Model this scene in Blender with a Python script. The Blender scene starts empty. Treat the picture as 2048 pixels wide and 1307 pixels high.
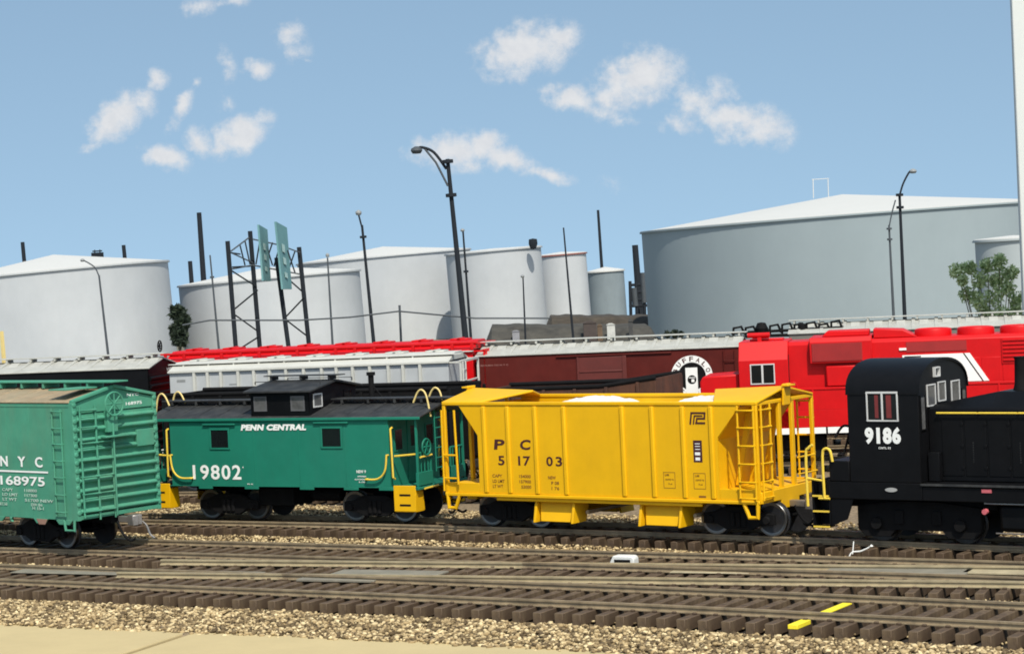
import bpy, bmesh, math, random
import numpy as np
from mathutils import Vector, Matrix
from math import sin, cos, pi, radians as rad
random.seed(7); RNG = np.random.default_rng(7)
S = bpy.context.scene; COL = S.collection
# ------------------------------------------------------------------ camera
F = 4324.17
YAW, PIT, ROL = 0.61785726, -0.02848961, -0.04653382
CP = Vector((32.99439, -51.63515, 7.56266))
def basis():
    f = Vector((-sin(YAW)*cos(PIT), cos(YAW)*cos(PIT), sin(PIT)))
    r = Vector((cos(YAW), sin(YAW), 0)); u = r.cross(f)
    return cos(ROL)*r + sin(ROL)*u, -sin(ROL)*r + cos(ROL)*u, f
CR, CU, CF = basis()
cam = bpy.data.cameras.new('camera'); co = bpy.data.objects.new('camera', cam); COL.objects.link(co)
M = Matrix.Identity(4)
for i in range(3):
    M[i][0], M[i][1], M[i][2], M[i][3] = CR[i], CU[i], -CF[i], CP[i]
co.matrix_world = M
cam.sensor_width = 36; cam.lens = F/2048*36; cam.clip_start = 1; cam.clip_end = 6000
S.camera = co
# ------------------------------------------------------------------ light
SUN_AZ = rad(-42); SUN_EL = rad(53)
sun = bpy.data.lights.new('sun', 'SUN'); sun.energy = 4.9; sun.angle = rad(0.6); sun.color = (1.0, .945, .84)
so = bpy.data.objects.new('sun', sun); COL.objects.link(so)
sd = Vector((cos(SUN_AZ)*cos(SUN_EL), sin(SUN_AZ)*cos(SUN_EL), sin(SUN_EL)))
so.rotation_euler = sd.to_track_quat('Z', 'Y').to_euler()
S.view_settings.view_transform = 'Standard'; S.view_settings.look = 'None'
S.view_settings.exposure = -0.08; S.view_settings.gamma = 1
# ------------------------------------------------------------------ sky with clouds, laid out by direction
w = bpy.data.worlds.new('World'); S.world = w; w.use_nodes = True
N = w.node_tree.nodes; LK = w.node_tree.links; N.clear()
def nd(t, **k):
    n = N.new(t)
    for a, b in k.items(): setattr(n, a, b)
    return n
def mth(op, a, b=None, c=None, clamp=False):
    n = nd('ShaderNodeMath', operation=op, use_clamp=clamp)
    for i, v in enumerate((a, b, c)):
        if v is None: continue
        if isinstance(v, (int, float)): n.inputs[i].default_value = v
        else: LK.new(v, n.inputs[i])
    return n.outputs[0]
def vmth(op, a, b=None, out=0):
    n = nd('ShaderNodeVectorMath', operation=op)
    for i, v in enumerate((a, b)):
        if v is None: continue
        if isinstance(v, (tuple, Vector)): n.inputs[i].default_value = tuple(v)
        else: LK.new(v, n.inputs[i])
    return n.outputs[out]
tc = nd('ShaderNodeTexCoord').outputs['Generated']
sx = nd('ShaderNodeSeparateXYZ'); LK.new(tc, sx.inputs[0])
zz = mth('MULTIPLY_ADD', sx.outputs[2], 1.0, 0.31)
cx_ = nd('ShaderNodeCombineXYZ'); LK.new(sx.outputs[0], cx_.inputs[0]); LK.new(sx.outputs[1], cx_.inputs[1]); LK.new(zz, cx_.inputs[2])
sky = nd('ShaderNodeTexSky', sky_type='NISHITA', sun_disc=False, sun_elevation=SUN_EL, sun_rotation=math.atan2(cos(SUN_AZ), sin(SUN_AZ)),
         air_density=1.0, dust_density=0.8, ozone_density=1.6)
LK.new(vmth('NORMALIZE', cx_.outputs[0]), sky.inputs[0])
# tangent plane coordinates round a fixed compass direction
EX, EY, EZ = CR.copy(), CU.copy(), CF.copy()
dz = vmth('DOT_PRODUCT', tc, EZ, 1)
U = mth('DIVIDE', vmth('DOT_PRODUCT', tc, EX, 1), dz); V = mth('DIVIDE', vmth('DOT_PRODUCT', tc, EY, 1), dz)
uv = nd('ShaderNodeCombineXYZ'); LK.new(U, uv.inputs[0]); LK.new(V, uv.inputs[1]); UV = uv.outputs[0]
def noise(scale, det, rough=.6, off=(0, 0, 0)):
    n = nd('ShaderNodeTexNoise'); n.inputs['Scale'].default_value = scale; n.inputs['Detail'].default_value = det; n.inputs['Roughness'].default_value = rough
    LK.new(vmth('ADD', UV, off), n.inputs['Vector']); return n.outputs[0]
n1 = noise(120, 8, .66); n2 = noise(34, 3, .5, (3, 1, 0)); n3 = noise(150, 4, .6, (9, 4, 0))
wob = nd('ShaderNodeTexNoise'); wob.inputs['Scale'].default_value = 60; wob.inputs['Detail'].default_value = 3; LK.new(UV, wob.inputs['Vector'])
UVW = vmth('ADD', UV, vmth('MULTIPLY', vmth('SUBTRACT', wob.outputs['Color'], (.5, .5, .5)), (.012, .009, 0)))
CL = [ # x, y, rx, ry, rot(deg, ccw), strength : as seen on the photo's sky
 (238,232,62,34,35,1),(285,205,30,30,0,.9),(205,262,40,20,40,.75),(312,162,26,24,0,.8),(185,288,30,12,20,.5),
 (370,205,34,16,48,.8),(345,245,14,22,-10,.5),(398,165,12,10,0,.6),
 (330,315,48,26,-15,.9),(400,280,36,26,-35,.8),(480,272,50,34,25,1),(520,240,26,20,40,.6),(440,295,30,14,10,.6),
 (455,130,16,36,10,.55),(520,140,34,20,5,.85),(455,205,14,22,15,.35),
 (580,70,30,32,10,.6),(595,100,24,24,-50,.5),(400,15,34,20,20,.75),(470,5,30,12,0,.55),(610,118,12,6,0,.4),
 (1050,100,92,48,10,1),(1120,75,44,30,20,.8),(1000,120,56,36,10,.6),(1025,145,40,22,-20,.5),
 (1285,150,72,52,20,1),(1230,180,50,44,30,.75),(1140,195,54,26,-8,.85),(1200,220,60,20,-15,.55),(1310,125,40,34,20,.7),
 (1400,205,66,44,-10,.7),(1470,235,70,34,-12,.9),(1520,250,62,36,-10,.8),(1440,190,50,34,-20,.5),(1370,250,50,22,-10,.5),
 (1500,272,54,18,0,.5),(1240,240,40,14,0,.4),
 (900,300,76,32,5,.95),(965,290,40,26,15,1),(1010,318,66,26,-14,.85),(930,325,56,22,5,.5),(1075,340,50,16,-18,.55),
 (1110,350,42,15,-12,.8),(1220,362,34,14,-20,.25),(845,290,26,12,10,.4),
]
acc = None
for (px, py, rx, ry, ro, st) in CL:
    u0, v0 = (px-1024)/F, (653.5-py)/F
    mp = nd('ShaderNodeMapping', vector_type='TEXTURE'); LK.new(UVW, mp.inputs['Vector'])
    mp.inputs['Location'].default_value = (u0, v0, 0); mp.inputs['Rotation'].default_value = (0, 0, rad(ro)); mp.inputs['Scale'].default_value = (rx*1.5/F, ry*1.5/F, 1)
    ln = vmth('LENGTH', mp.outputs[0], None, 1)
    b = mth('MULTIPLY', mth('SUBTRACT', 1.0, ln, clamp=True), st)
    acc = b if acc is None else mth('MAXIMUM', acc, b)
dens = mth('ADD', acc, mth('MULTIPLY', mth('SUBTRACT', n1, .5), 1.25))
dens = mth('ADD', dens, mth('MULTIPLY', mth('SUBTRACT', n2, .5), .35))
gate = mth('MULTIPLY', acc, 5, clamp=True)
mr = nd('ShaderNodeMapRange', interpolation_type='SMOOTHSTEP'); LK.new(dens, mr.inputs[0]); mr.inputs[1].default_value = .06; mr.inputs[2].default_value = .78
front = mth('GREATER_THAN', dz, 0.2)
mask = mth('MULTIPLY', mth('MULTIPLY', mth('MULTIPLY', mr.outputs[0], gate), front), .9)
tint = nd('ShaderNodeMix', data_type='RGBA', blend_type='MULTIPLY'); tint.inputs[0].default_value = 1; LK.new(sky.outputs[0], tint.inputs[6]); tint.inputs[7].default_value = (2.30, 2.22, 1.84, 1)
cc = nd('ShaderNodeMix', data_type='RGBA'); LK.new(n3, cc.inputs[0]); cc.inputs[6].default_value = (7.0, 7.2, 7.6, 1); cc.inputs[7].default_value = (9.4, 9.3, 9.2, 1)

mx = nd('ShaderNodeMix', data_type='RGBA'); LK.new(mask, mx.inputs[0]); LK.new(tint.outputs[2], mx.inputs[6]); LK.new(cc.outputs[2], mx.inputs[7])
bg = nd('ShaderNodeBackground'); LK.new(mx.outputs[2], bg.inputs[0]); bg.inputs[1].default_value = .10
ow = nd('ShaderNodeOutputWorld'); LK.new(bg.outputs[0], ow.inputs[0])

# ------------------------------------------------------------------ helpers
def at(px, py, dist):
    """a point of the place `dist` metres into the view"""
    return CP + dist*(CF + CR*((px-1024)/F) - CU*((py-653.5)/F))
def mat(name, col, rough=.5, var=.10, scale=3.0, bump=0.0, bscale=40, metal=0.0, dirt=None, dirt_amt=.0, spec=.5, emit=None):
    m = bpy.data.materials.new(name); m.use_nodes = True; nt = m.node_tree; n = nt.nodes; l = nt.links
    b = n['Principled BSDF']; b.inputs['Roughness'].default_value = rough; b.inputs['Metallic'].default_value = metal
    b.inputs['Specular IOR Level'].default_value = spec
    t = n.new('ShaderNodeTexCoord'); nz = n.new('ShaderNodeTexNoise'); nz.inputs['Scale'].default_value = scale; nz.inputs['Detail'].default_value = 6; nz.inputs['Roughness'].default_value = .65
    l.new(t.outputs['Object'], nz.inputs['Vector'])
    r = n.new('ShaderNodeValToRGB'); l.new(nz.outputs[0], r.inputs[0])
    lo = [max(0, c*(1-var*1.6)) for c in col]; hi = [min(1, c*(1+var*1.6)) for c in col]
    r.color_ramp.elements[0].position = .25; r.color_ramp.elements[0].color = (*lo, 1)
    r.color_ramp.elements[1].position = .75; r.color_ramp.elements[1].color = (*hi, 1)
    out = r.outputs[0]
    if dirt:
        d = n.new('ShaderNodeTexNoise'); d.inputs['Scale'].default_value = scale*.5; d.inputs['Detail'].default_value = 8; d.inputs['Roughness'].default_value = .7
        mpn = n.new('ShaderNodeMapping'); mpn.inputs['Location'].default_value = (5, 3, 9); mpn.inputs['Scale'].default_value = (1.6, 1.6, .5)
        l.new(t.outputs['Object'], mpn.inputs[0]); l.new(mpn.outputs[0], d.inputs['Vector'])
        mrn = n.new('ShaderNodeMapRange'); l.new(d.outputs[0], mrn.inputs[0]); mrn.inputs[1].default_value = .45; mrn.inputs[2].default_value = .8; mrn.inputs[4].default_value = dirt_amt
        mm = n.new('ShaderNodeMix'); mm.data_type = 'RGBA'; l.new(mrn.outputs[0], mm.inputs[0]); l.new(out, mm.inputs[6]); mm.inputs[7].default_value = (*dirt, 1); out = mm.outputs[2]
    l.new(out, b.inputs['Base Color'])
    if bump:
        bn = n.new('ShaderNodeTexNoise'); bn.inputs['Scale'].default_value = bscale; bn.inputs['Detail'].default_value = 4; l.new(t.outputs['Object'], bn.inputs['Vector'])
        bp = n.new('ShaderNodeBump'); bp.inputs['Strength'].default_value = bump; bp.inputs['Distance'].default_value = .02; l.new(bn.outputs[0], bp.inputs['Height']); l.new(bp.outputs[0], b.inputs['Normal'])
    return m
def tag(o, label=None, cat=None, group=None, kind=None):
    if label: o['label'] = label
    if cat: o['category'] = cat
    if group: o['group'] = group
    if kind: o['kind'] = kind
    return o
def thing(name, label, cat, loc=(0, 0, 0), head=0.0, group=None):
    o = bpy.data.objects.new(name, None); COL.objects.link(o); o.empty_display_size = .3
    o.location = loc; o.rotation_euler = (0, 0, rad(head))
    return tag(o, label, cat, group)
class MB:
    def __init__(s): s.v = []; s.f = []; s.m = []
    def add(s, vs, fs, m=0):
        k = len(s.v); s.v += [tuple(q) for q in vs]; s.f += [tuple(i+k for i in q) for q in fs]; s.m += [m]*len(fs); return s
    def box(s, x0, x1, y0, y1, z0, z1, m=0):
        return s.add([(x0,y0,z0),(x1,y0,z0),(x1,y1,z0),(x0,y1,z0),(x0,y0,z1),(x1,y0,z1),(x1,y1,z1),(x0,y1,z1)],
                     [(0,3,2,1),(4,5,6,7),(0,1,5,4),(1,2,6,5),(2,3,7,6),(3,0,4,7)], m)
    def prism(s, pr, ax, a, b, m=0):
        """extrude a closed 2D outline along an axis; ax x:(y,z) y:(x,z) z:(x,y)"""
        g = {'x': lambda t, p: (t, p[0], p[1]), 'y': lambda t, p: (p[0], t, p[1]), 'z': lambda t, p: (p[0], p[1], t)}[ax]
        n = len(pr); vs = [g(a, p) for p in pr] + [g(b, p) for p in pr]
        fs = [tuple(range(n-1, -1, -1)), tuple(range(n, 2*n))] + [(i, (i+1) % n, (i+1) % n+n, i+n) for i in range(n)]
        return s.add(vs, fs, m)
    def tube(s, pts, r, n=8, m=0, r1=None):
        pts = [Vector(p) for p in pts]; vs = []; fs = []; up = None
        for i, p in enumerate(pts):
            t = ((pts[min(i+1, len(pts)-1)]-p).normalized() + (p-pts[max(i-1, 0)]).normalized()).normalized()
            if up is None: up = t.orthogonal().normalized()
            up = (up - t*up.dot(t)).normalized(); q = t.cross(up)
            rr = r if r1 is None else r+(r1-r)*i/(len(pts)-1)
            vs += [p+(up*cos(2*pi*j/n)+q*sin(2*pi*j/n))*rr for j in range(n)]
        for i in range(len(pts)-1):
            fs += [(i*n+j, i*n+(j+1) % n, (i+1)*n+(j+1) % n, (i+1)*n+j) for j in range(n)]
        fs += [tuple(range(n-1, -1, -1)), tuple(range((len(pts)-1)*n, len(pts)*n))]
        return s.add(vs, fs, m)
    def lathe(s, pr, c=(0, 0, 0), ax='z', n=24, m=0, ms=None):
        """pr list of (radius, height)"""
        vs = []
        for (r, h) in pr:
            for j in range(n):
                a = 2*pi*j/n; x, y = r*cos(a), r*sin(a)
                q = {'z': (x, y, h), 'y': (x, h, y), 'x': (h, x, y)}[ax]
                vs.append((c[0]+q[0], c[1]+q[1], c[2]+q[2]))
        k = len(s.v); s.v += vs
        for i in range(len(pr)-1):
            for j in range(n):
                s.f.append((k+i*n+j, k+i*n+(j+1) % n, k+(i+1)*n+(j+1) % n, k+(i+1)*n+j)); s.m.append(ms[i] if ms else m)
        for i in (0, len(pr)-1):
            if pr[i][0] > 1e-4: s.f.append(tuple(k+i*n+j for j in range(n))); s.m.append(m)
        return s
    def build(s, name, mats, parent=None, bevel=0, smooth=True, ang=32):
        me = bpy.data.meshes.new(name); me.from_pydata(s.v, [], s.f)
        mats = mats if isinstance(mats, (list, tuple)) else [mats]
        for q in mats: me.materials.append(q)
        me.polygons.foreach_set('material_index', s.m)
        bm = bmesh.new(); bm.from_mesh(me); bmesh.ops.remove_doubles(bm, verts=bm.verts, dist=1e-5); bmesh.ops.recalc_face_normals(bm, faces=bm.faces); bm.to_mesh(me); bm.free()
        if smooth:
            me.polygons.foreach_set('use_smooth', [True]*len(me.polygons)); me.set_sharp_from_angle(angle=rad(ang))
        o = bpy.data.objects.new(name, me); COL.objects.link(o); o.parent = parent
        if bevel:
            b = o.modifiers.new('bevel', 'BEVEL'); b.width = bevel; b.segments = 2; b.limit_method = 'ANGLE'; b.angle_limit = rad(40)
        return o
def bez(*p, n=8):
    """smooth polyline through points"""
    p = [Vector(q) for q in p]; out = []
    for i in range(len(p)-1):
        a, b, c, d = p[max(i-1, 0)], p[i], p[i+1], p[min(i+2, len(p)-1)]
        for k in range(n):
            t = k/n; out.append(.5*((2*b)+(-a+c)*t+(2*a-5*b+4*c-d)*t*t+(-a+3*b-3*c+d)*t**3))
    out.append(p[-1]); return out
_dg = None
def glyphs(txt, bold=0.0, res=3, spacing=1.0):
    cu = bpy.data.curves.new('t', 'FONT'); cu.body = txt; cu.size = 1; cu.extrude = .02; cu.offset = bold; cu.resolution_u = res; cu.space_character = spacing
    o = bpy.data.objects.new('t', cu); COL.objects.link(o)
    dg = bpy.context.evaluated_depsgraph_get(); dg.update(); me = bpy.data.meshes.new_from_object(o.evaluated_get(dg))
    vs = np.array([v.co[:] for v in me.vertices]); fs = [tuple(p.vertices) for p in me.polygons]
    bpy.data.objects.remove(o); bpy.data.curves.remove(cu); bpy.data.meshes.remove(me)
    return vs, fs
def lettering(mb, txt, x0, x1, z0, z1, y, face='-y', bold=.01, m=0, slant=0, spacing=1.0, th=.006):
    """writing fitted to a box on a vertical face: '-y' reads along +x, '+x' reads along +y"""
    vs, fs = glyphs(txt, bold, spacing=spacing); mn = vs.min(0); mxx = vs.max(0); q = (vs-mn)/(mxx-mn+1e-9)
    a = x0+(x1-x0)*q[:, 0]+slant*q[:, 1]*(z1-z0); b = z0+(z1-z0)*q[:, 1]; d = th*(q[:, 2])
    if face == '-y': P = [(a[i], y-d[i], b[i]) for i in range(len(a))]
    else: P = [(y+d[i], a[i], b[i]) for i in range(len(a))]
    return mb.add(P, fs, m)
# ------------------------------------------------------------------ materials
YEL = mat('yellow_paint', (.76, .42, .002), .5, .04, 1.2, dirt=(.50, .25, .01), dirt_amt=.25, spec=.3)
YELH = mat('yellow_handrail', (.78, .55, .06), .4, .05)
CREAM = mat('cream_handrail', (.75, .58, .22), .45, .05)
GRN = mat('jade_green_paint', (.012, .175, .115), .55, .06, 1.4, dirt=(.03, .13, .10), dirt_amt=.3, spec=.25)
GRN2 = mat('faded_jade_paint', (.065, .27, .175), .65, .09, 1.5, spec=.2, dirt=(.15, .24, .16), dirt_amt=.5, bump=.15, bscale=25)
RUSTROOF = mat('dusty_tan_roof', (.31, .235, .145), .8, .18, 2, dirt=(.2, .25, .18), dirt_amt=.5)
BLK = mat('black_paint', (.004, .0042, .005), .45, .2, 2, dirt=(.008, .008, .009), dirt_amt=.4, spec=.15)
BLKM = mat('flat_black', (.006, .006, .0065), .8, .25, 3, dirt=(.014, .012, .011), dirt_amt=.35, spec=.15)
ROOFB = mat('charcoal_roof', (.016, .017, .018), .7, .3, 2.5, dirt=(.09, .09, .085), dirt_amt=.6, bump=.2)
WHT = mat('white_paint', (.66, .67, .64), .5, .04, 1.5, dirt=(.45, .45, .42), dirt_amt=.3)
OFFW = mat('off_white_paint', (.50, .50, .455), .6, .05, 1.5, dirt=(.38, .38, .34), dirt_amt=.4)
LETW = mat('white_lettering', (.82, .83, .80), .6, .03)
LETD = mat('dark_brown_lettering', (.06, .012, .008), .6, .1)
FINE = mat('small_brown_print', (.22, .09, .01), .6, .1)
FINEW = mat('small_white_print', (.42, .55, .47), .6, .1)
RED = mat('red_paint', (.56, .004, .006), .45, .06, 1.5, dirt=(.36, .006, .006), dirt_amt=.35, spec=.25)
REDD = mat('red_grille', (.30, .012, .012), .6, .1, 2)
MAR = mat('maroon_paint', (.085, .010, .007), .6, .12, 1.5, dirt=(.11, .025, .018), dirt_amt=.4, spec=.2)
GROOF = mat('galvanised_roof', (.42, .42, .38), .55, .10, 2, dirt=(.26, .25, .21), dirt_amt=.5)
STEEL = mat('bright_steel', (.22, .215, .205), .33, .06, 5, metal=1.0)
DSTEEL = mat('dark_steel', (.05, .05, .05), .4, .1, 5, metal=.6)
WHEELF = mat('blackened_wheel', (.02, .02, .022), .45, .2, 5)
COUP = mat('dull_steel', (.30, .28, .26), .4, .15, 6, metal=.7)
FRAMED = mat('dull_frame', (.10, .10, .105), .5, .1)
GLASS = mat('window_glass', (.008, .010, .011), .15, .1, 3, spec=.3)
GLASSL = mat('reflective_glass', (.10, .10, .10), .1, .3, 3)
WFRAME = mat('silver_frame', (.55, .55, .54), .4, .05)
RUSTY = mat('rusty_brown_steel', (.06, .025, .014), .8, .3, 1.8, dirt=(.16, .055, .022), dirt_amt=.8, bump=.3)
TIE = mat('brown_tie', (.075, .047, .026), .75, .3, 2.2, dirt=(.24, .175, .10), dirt_amt=.9, bump=.3, bscale=30)
RAILM = mat('weathered_rail', (.21, .16, .098), .55, .25, 3, dirt=(.36, .29, .18), dirt_amt=.7)
RAILC = mat('tan_rail', (.34, .28, .17), .5, .2, 2.5, dirt=(.36, .3, .19), dirt_amt=.6)
RAILW = mat('pale_rail', (.42, .36, .23), .5, .15, 2, dirt=(.2, .16, .1), dirt_amt=.5)
YTIE = mat('yellow_marker_paint', (.85, .70, .03), .6, .05, 6)
LOAD = mat('white_stone_load', (.60, .59, .54), .85, .12, 9, bump=.8, bscale=12)
PLATE = mat('grey_plate', (.20, .185, .145), .6, .15, 2, dirt=(.32, .28, .2), dirt_amt=.4)
BOARD = mat('cream_board', (.48, .385, .20), .85, .04, .8, dirt=(.42, .33, .17), dirt_amt=.3, bump=.15, bscale=10)
RED2 = mat('dark_red_accent', (.5, .06, .08), .5, .05)

# ------------------------------------------------------------------ setting
def grid(name, xs, ys, zf, m, kind='structure', label=None):
    X, Y = np.meshgrid(xs, ys); Z = zf(X, Y); nx, ny = len(xs), len(ys)
    v = np.stack([X, Y, Z], -1).reshape(-1, 3)
    i = np.arange(nx*ny).reshape(ny, nx); f = np.stack([i[:-1, :-1], i[:-1, 1:], i[1:, 1:], i[1:, :-1]], -1).reshape(-1, 4)
    me = bpy.data.meshes.new(name); me.from_pydata(v.tolist(), [], f.tolist()); me.materials.append(m)
    me.polygons.foreach_set('use_smooth', [True]*len(me.polygons))
    o = bpy.data.objects.new(name, me); COL.objects.link(o); return tag(o, label, None, None, kind)
GROUND = mat('far_dusty_ground', (.17, .15, .10), .95, .25, .08, dirt=(.09, .10, .05), dirt_amt=.6)
GZ = -1.4
grid('ground', np.linspace(-1800, 1400, 161), np.linspace(-120, 2600, 137), lambda X, Y: GZ-np.maximum(0, np.hypot(X-CP.x, Y-CP.y)-350)*.09, GROUND, label='dusty brown ground reaching behind the tracks and tanks')

def cl(pts):
    p = np.array(pts, float)
    xs = np.linspace(p[0, 0], p[-1, 0], 220)
    # smooth interpolation (monotone enough): cubic through points
    from_ = np.interp(xs, p[:, 0], p[:, 1]); k = np.hanning(31); k /= k.sum()
    pad = np.concatenate([from_[0]+(from_[1]-from_[0])*np.arange(-15, 0), from_, from_[-1]+(from_[-1]-from_[-2])*np.arange(1, 16)])
    return np.stack([xs, np.convolve(pad, k, 'valid')], 1)
TA = cl([(-34, -4.2), (-22, -2.35), (-16, -1.5), (-8, -.5), (0, 0), (6, .05), (13, 0), (26, -.5)])
TB = cl([(-34, -11.4), (-22, -8.9), (-12.4, -7.75), (-4, -6.75), (4, -5.8), (9, -5.15), (15, -4.6), (26, -3.9)])
TC = cl([(-20, -13.4), (-14, -12.0), (-8, -10.4), (-2, -8.95), (6.6, -6.85), (14.4, -4.9), (20, -3.9)])
TD = cl([(-30, -15.6), (-20, -14.0), (-10.6, -13.0), (0, -11.75), (7.75, -10.95), (16, -10.45), (26, -10.1)])
TB[:, 1] += .45; TD[:, 1] += .62; TC[:, 1] += .15
T2 = cl([(-40, -.5), (-10, 7.5+1.6), (16, 13.6)])
def edgeY(x): return np.interp(x, [-40, -7.76, .85, 7.77, 30], [-20.6, -16.4, -15.05, -14.2, -12.2])
BZ = -.60
def ballast_z(X, Y):
    d = np.interp(X, TD[:, 0], TD[:, 1]); e = edgeY(X)
    t = np.clip((d-2.1-Y)/np.maximum(d-2.1-e, .1), 0, 1.15)
    z = -.43 - np.where(t < 1, t*t*(3-2*t)*.19, .30)
    for T in (TA, TB, TC, TD, T2):
        c = np.interp(X, T[:, 0], T[:, 1]); z = z - .10*np.exp(-((Y-c)/1.7)**4)
    return z + .02*np.sin(X*1.7+Y*2.3)*np.sin(X*.9-Y*1.3)
BAL = mat('ballast_bed', (.22, .165, .10), .95, .5, 9, dirt=(.05, .035, .022), dirt_amt=.8, bump=1.0, bscale=9)
o = grid('ballast_bed', np.linspace(-42, 30, 240), np.linspace(-22.5, 44, 260), ballast_z, BAL, label='brown ballast bed under all the tracks')
# boards
bd = MB()
def board(xa, xb, name, label, skew=0.0):
    b = MB(); xs = np.linspace(xa, xb, 14); top = [(x, float(edgeY(x))+.35) for x in xs]
    poly = [(xa+skew, -24), (xb+skew, -24)] + top[::-1]
    b.prism(poly, 'z', BZ-.38, BZ, 0); o = b.build(name, BOARD, None, bevel=.04); tag(o, label, None, None, 'structure')
board(-34, -2.50, 'ground_board', 'cream board along the front of the ballast, left of the joint', 1.9)
board(-2.28, 26, 'ground_board', 'cream board along the front of the ballast, right of the joint', 1.9)
# stones
def stones(name, pts, smin, smax, label, flat=.65):
    ico = []
    g = (1+5**.5)/2
    base = np.array([(-1,g,0),(1,g,0),(-1,-g,0),(1,-g,0),(0,-1,g),(0,1,g),(0,-1,-g),(0,1,-g),(g,0,-1),(g,0,1),(-g,0,-1),(-g,0,1)], float); base /= np.linalg.norm(base[0])
    tri = np.array([(0,11,5),(0,5,1),(0,1,7),(0,7,10),(0,10,11),(1,5,9),(5,11,4),(11,10,2),(10,7,6),(7,1,8),(3,9,4),(3,4,2),(3,2,6),(3,6,8),(3,8,9),(4,9,5),(2,4,11),(6,2,10),(8,6,7),(9,8,1)])
    n = len(pts); sc = RNG.uniform(smin, smax, (n, 1, 1)) * RNG.uniform(.55, 1.25, (n, 1, 3)); sc[:, :, 2] *= flat
    v = base[None]*(1+RNG.uniform(-.28, .28, (n, 12, 1)))*sc
    a = RNG.uniform(0, 2*pi, n); c, s_ = np.cos(a)[:, None], np.sin(a)[:, None]
    x = v[..., 0]*c-v[..., 1]*s_; y = v[..., 0]*s_+v[..., 1]*c; z = v[..., 2]
    tl = RNG.uniform(-.5, .5, n)[:, None]; z2 = z*np.cos(tl)+x*np.sin(tl); x = x*np.cos(tl)-z*np.sin(tl)
    v = np.stack([x, y, z2], -1) + pts[:, None, :]
    f = (tri[None]+12*np.arange(n)[:, None, None]).reshape(-1, 3)
    me = bpy.data.meshes.new(name); me.vertices.add(n*12); me.vertices.foreach_set('co', v.reshape(-1).astype(np.float32))
    me.loops.add(len(f)*3); me.loops.foreach_set('vertex_index', f.reshape(-1).astype(np.int32))
    me.polygons.add(len(f)); me.polygons.foreach_set('loop_start', np.arange(0, len(f)*3, 3, dtype=np.int32)); me.polygons.foreach_set('loop_total', np.full(len(f), 3, dtype=np.int32))
    at_ = me.attributes.new('tone', 'FLOAT', 'POINT'); at_.data.foreach_set('value', np.repeat(RNG.random(n), 12).astype(np.float32))
    me.update(); me.validate()
    m = bpy.data.materials.get('ballast_stone')
    if not m:
        m = bpy.data.materials.new('ballast_stone'); m.use_nodes = True; nn = m.node_tree.nodes; ll = m.node_tree.links
        A = nn.new('ShaderNodeAttribute'); A.attribute_name = 'tone'; r = nn.new('ShaderNodeValToRGB'); ll.new(A.outputs['Fac'], r.inputs[0])
        e = r.color_ramp.elements; e[0].position = 0; e[0].color = (.07, .045, .018, 1); e[1].position = 1; e[1].color = (.70, .57, .33, 1)
        for p, c_ in ((.25, (.15, .105, .05, 1)), (.55, (.34, .245, .12, 1)), (.82, (.50, .385, .205, 1))):
            q = e.new(p); q.color = c_
        ll.new(r.outputs[0], nn['Principled BSDF'].inputs['Base Color']); nn['Principled BSDF'].inputs['Roughness'].default_value = .85
    me.materials.append(m)
    o = bpy.data.objects.new(name, me); COL.objects.link(o); return tag(o, label, None, None, 'stuff')
def trackdist(x, y, lst):
    d = np.full(len(x), 99.)
    for T in lst: d = np.minimum(d, np.abs(y-np.interp(x, T[:, 0], T[:, 1])))
    return d
n = 95000
x = RNG.uniform(-17, 21, n); y = RNG.uniform(-18.5, -10.5, n); e = edgeY(x); d = np.interp(x, TD[:, 0], TD[:, 1])
k = (y < d-1.85) & (y > e+.15+RNG.normal(0, .10, n)); x, y = x[k], y[k]
stones('ballast_stones', np.stack([x, y, ballast_z(x, y)+RNG.uniform(-.03, .06, len(x))], 1), .032, .082, 'coarse tan ballast stones sloping down in front of the nearest track')
n = 70000
x = RNG.uniform(-26, 22, n); y = RNG.uniform(-14, 4.5, n)
k = (trackdist(x, y, (TB, TC, TD)) > 1.9+RNG.uniform(0, .15, n)) & (trackdist(x, y, (TA,)) > 1.38) & (y > np.interp(x, TD[:, 0], TD[:, 1])); x, y = x[k], y[k]
stones('ballast_stones', np.stack([x, y, ballast_z(x, y)+.10+RNG.uniform(-.02, .03, len(x))], 1), .035, .07, 'pale ballast stones filling the gaps between the tracks')
n = 9000
x = RNG.uniform(-26, 22, n); y = RNG.uniform(-16, 3, n); k = trackdist(x, y, (TA, TB, TC, TD)) < 1.5; x, y = x[k], y[k]
stones('ballast_stones', np.stack([x, y, ballast_z(x, y)+.10], 1), .03, .055, 'scattered small stones lying between the ties')

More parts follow.
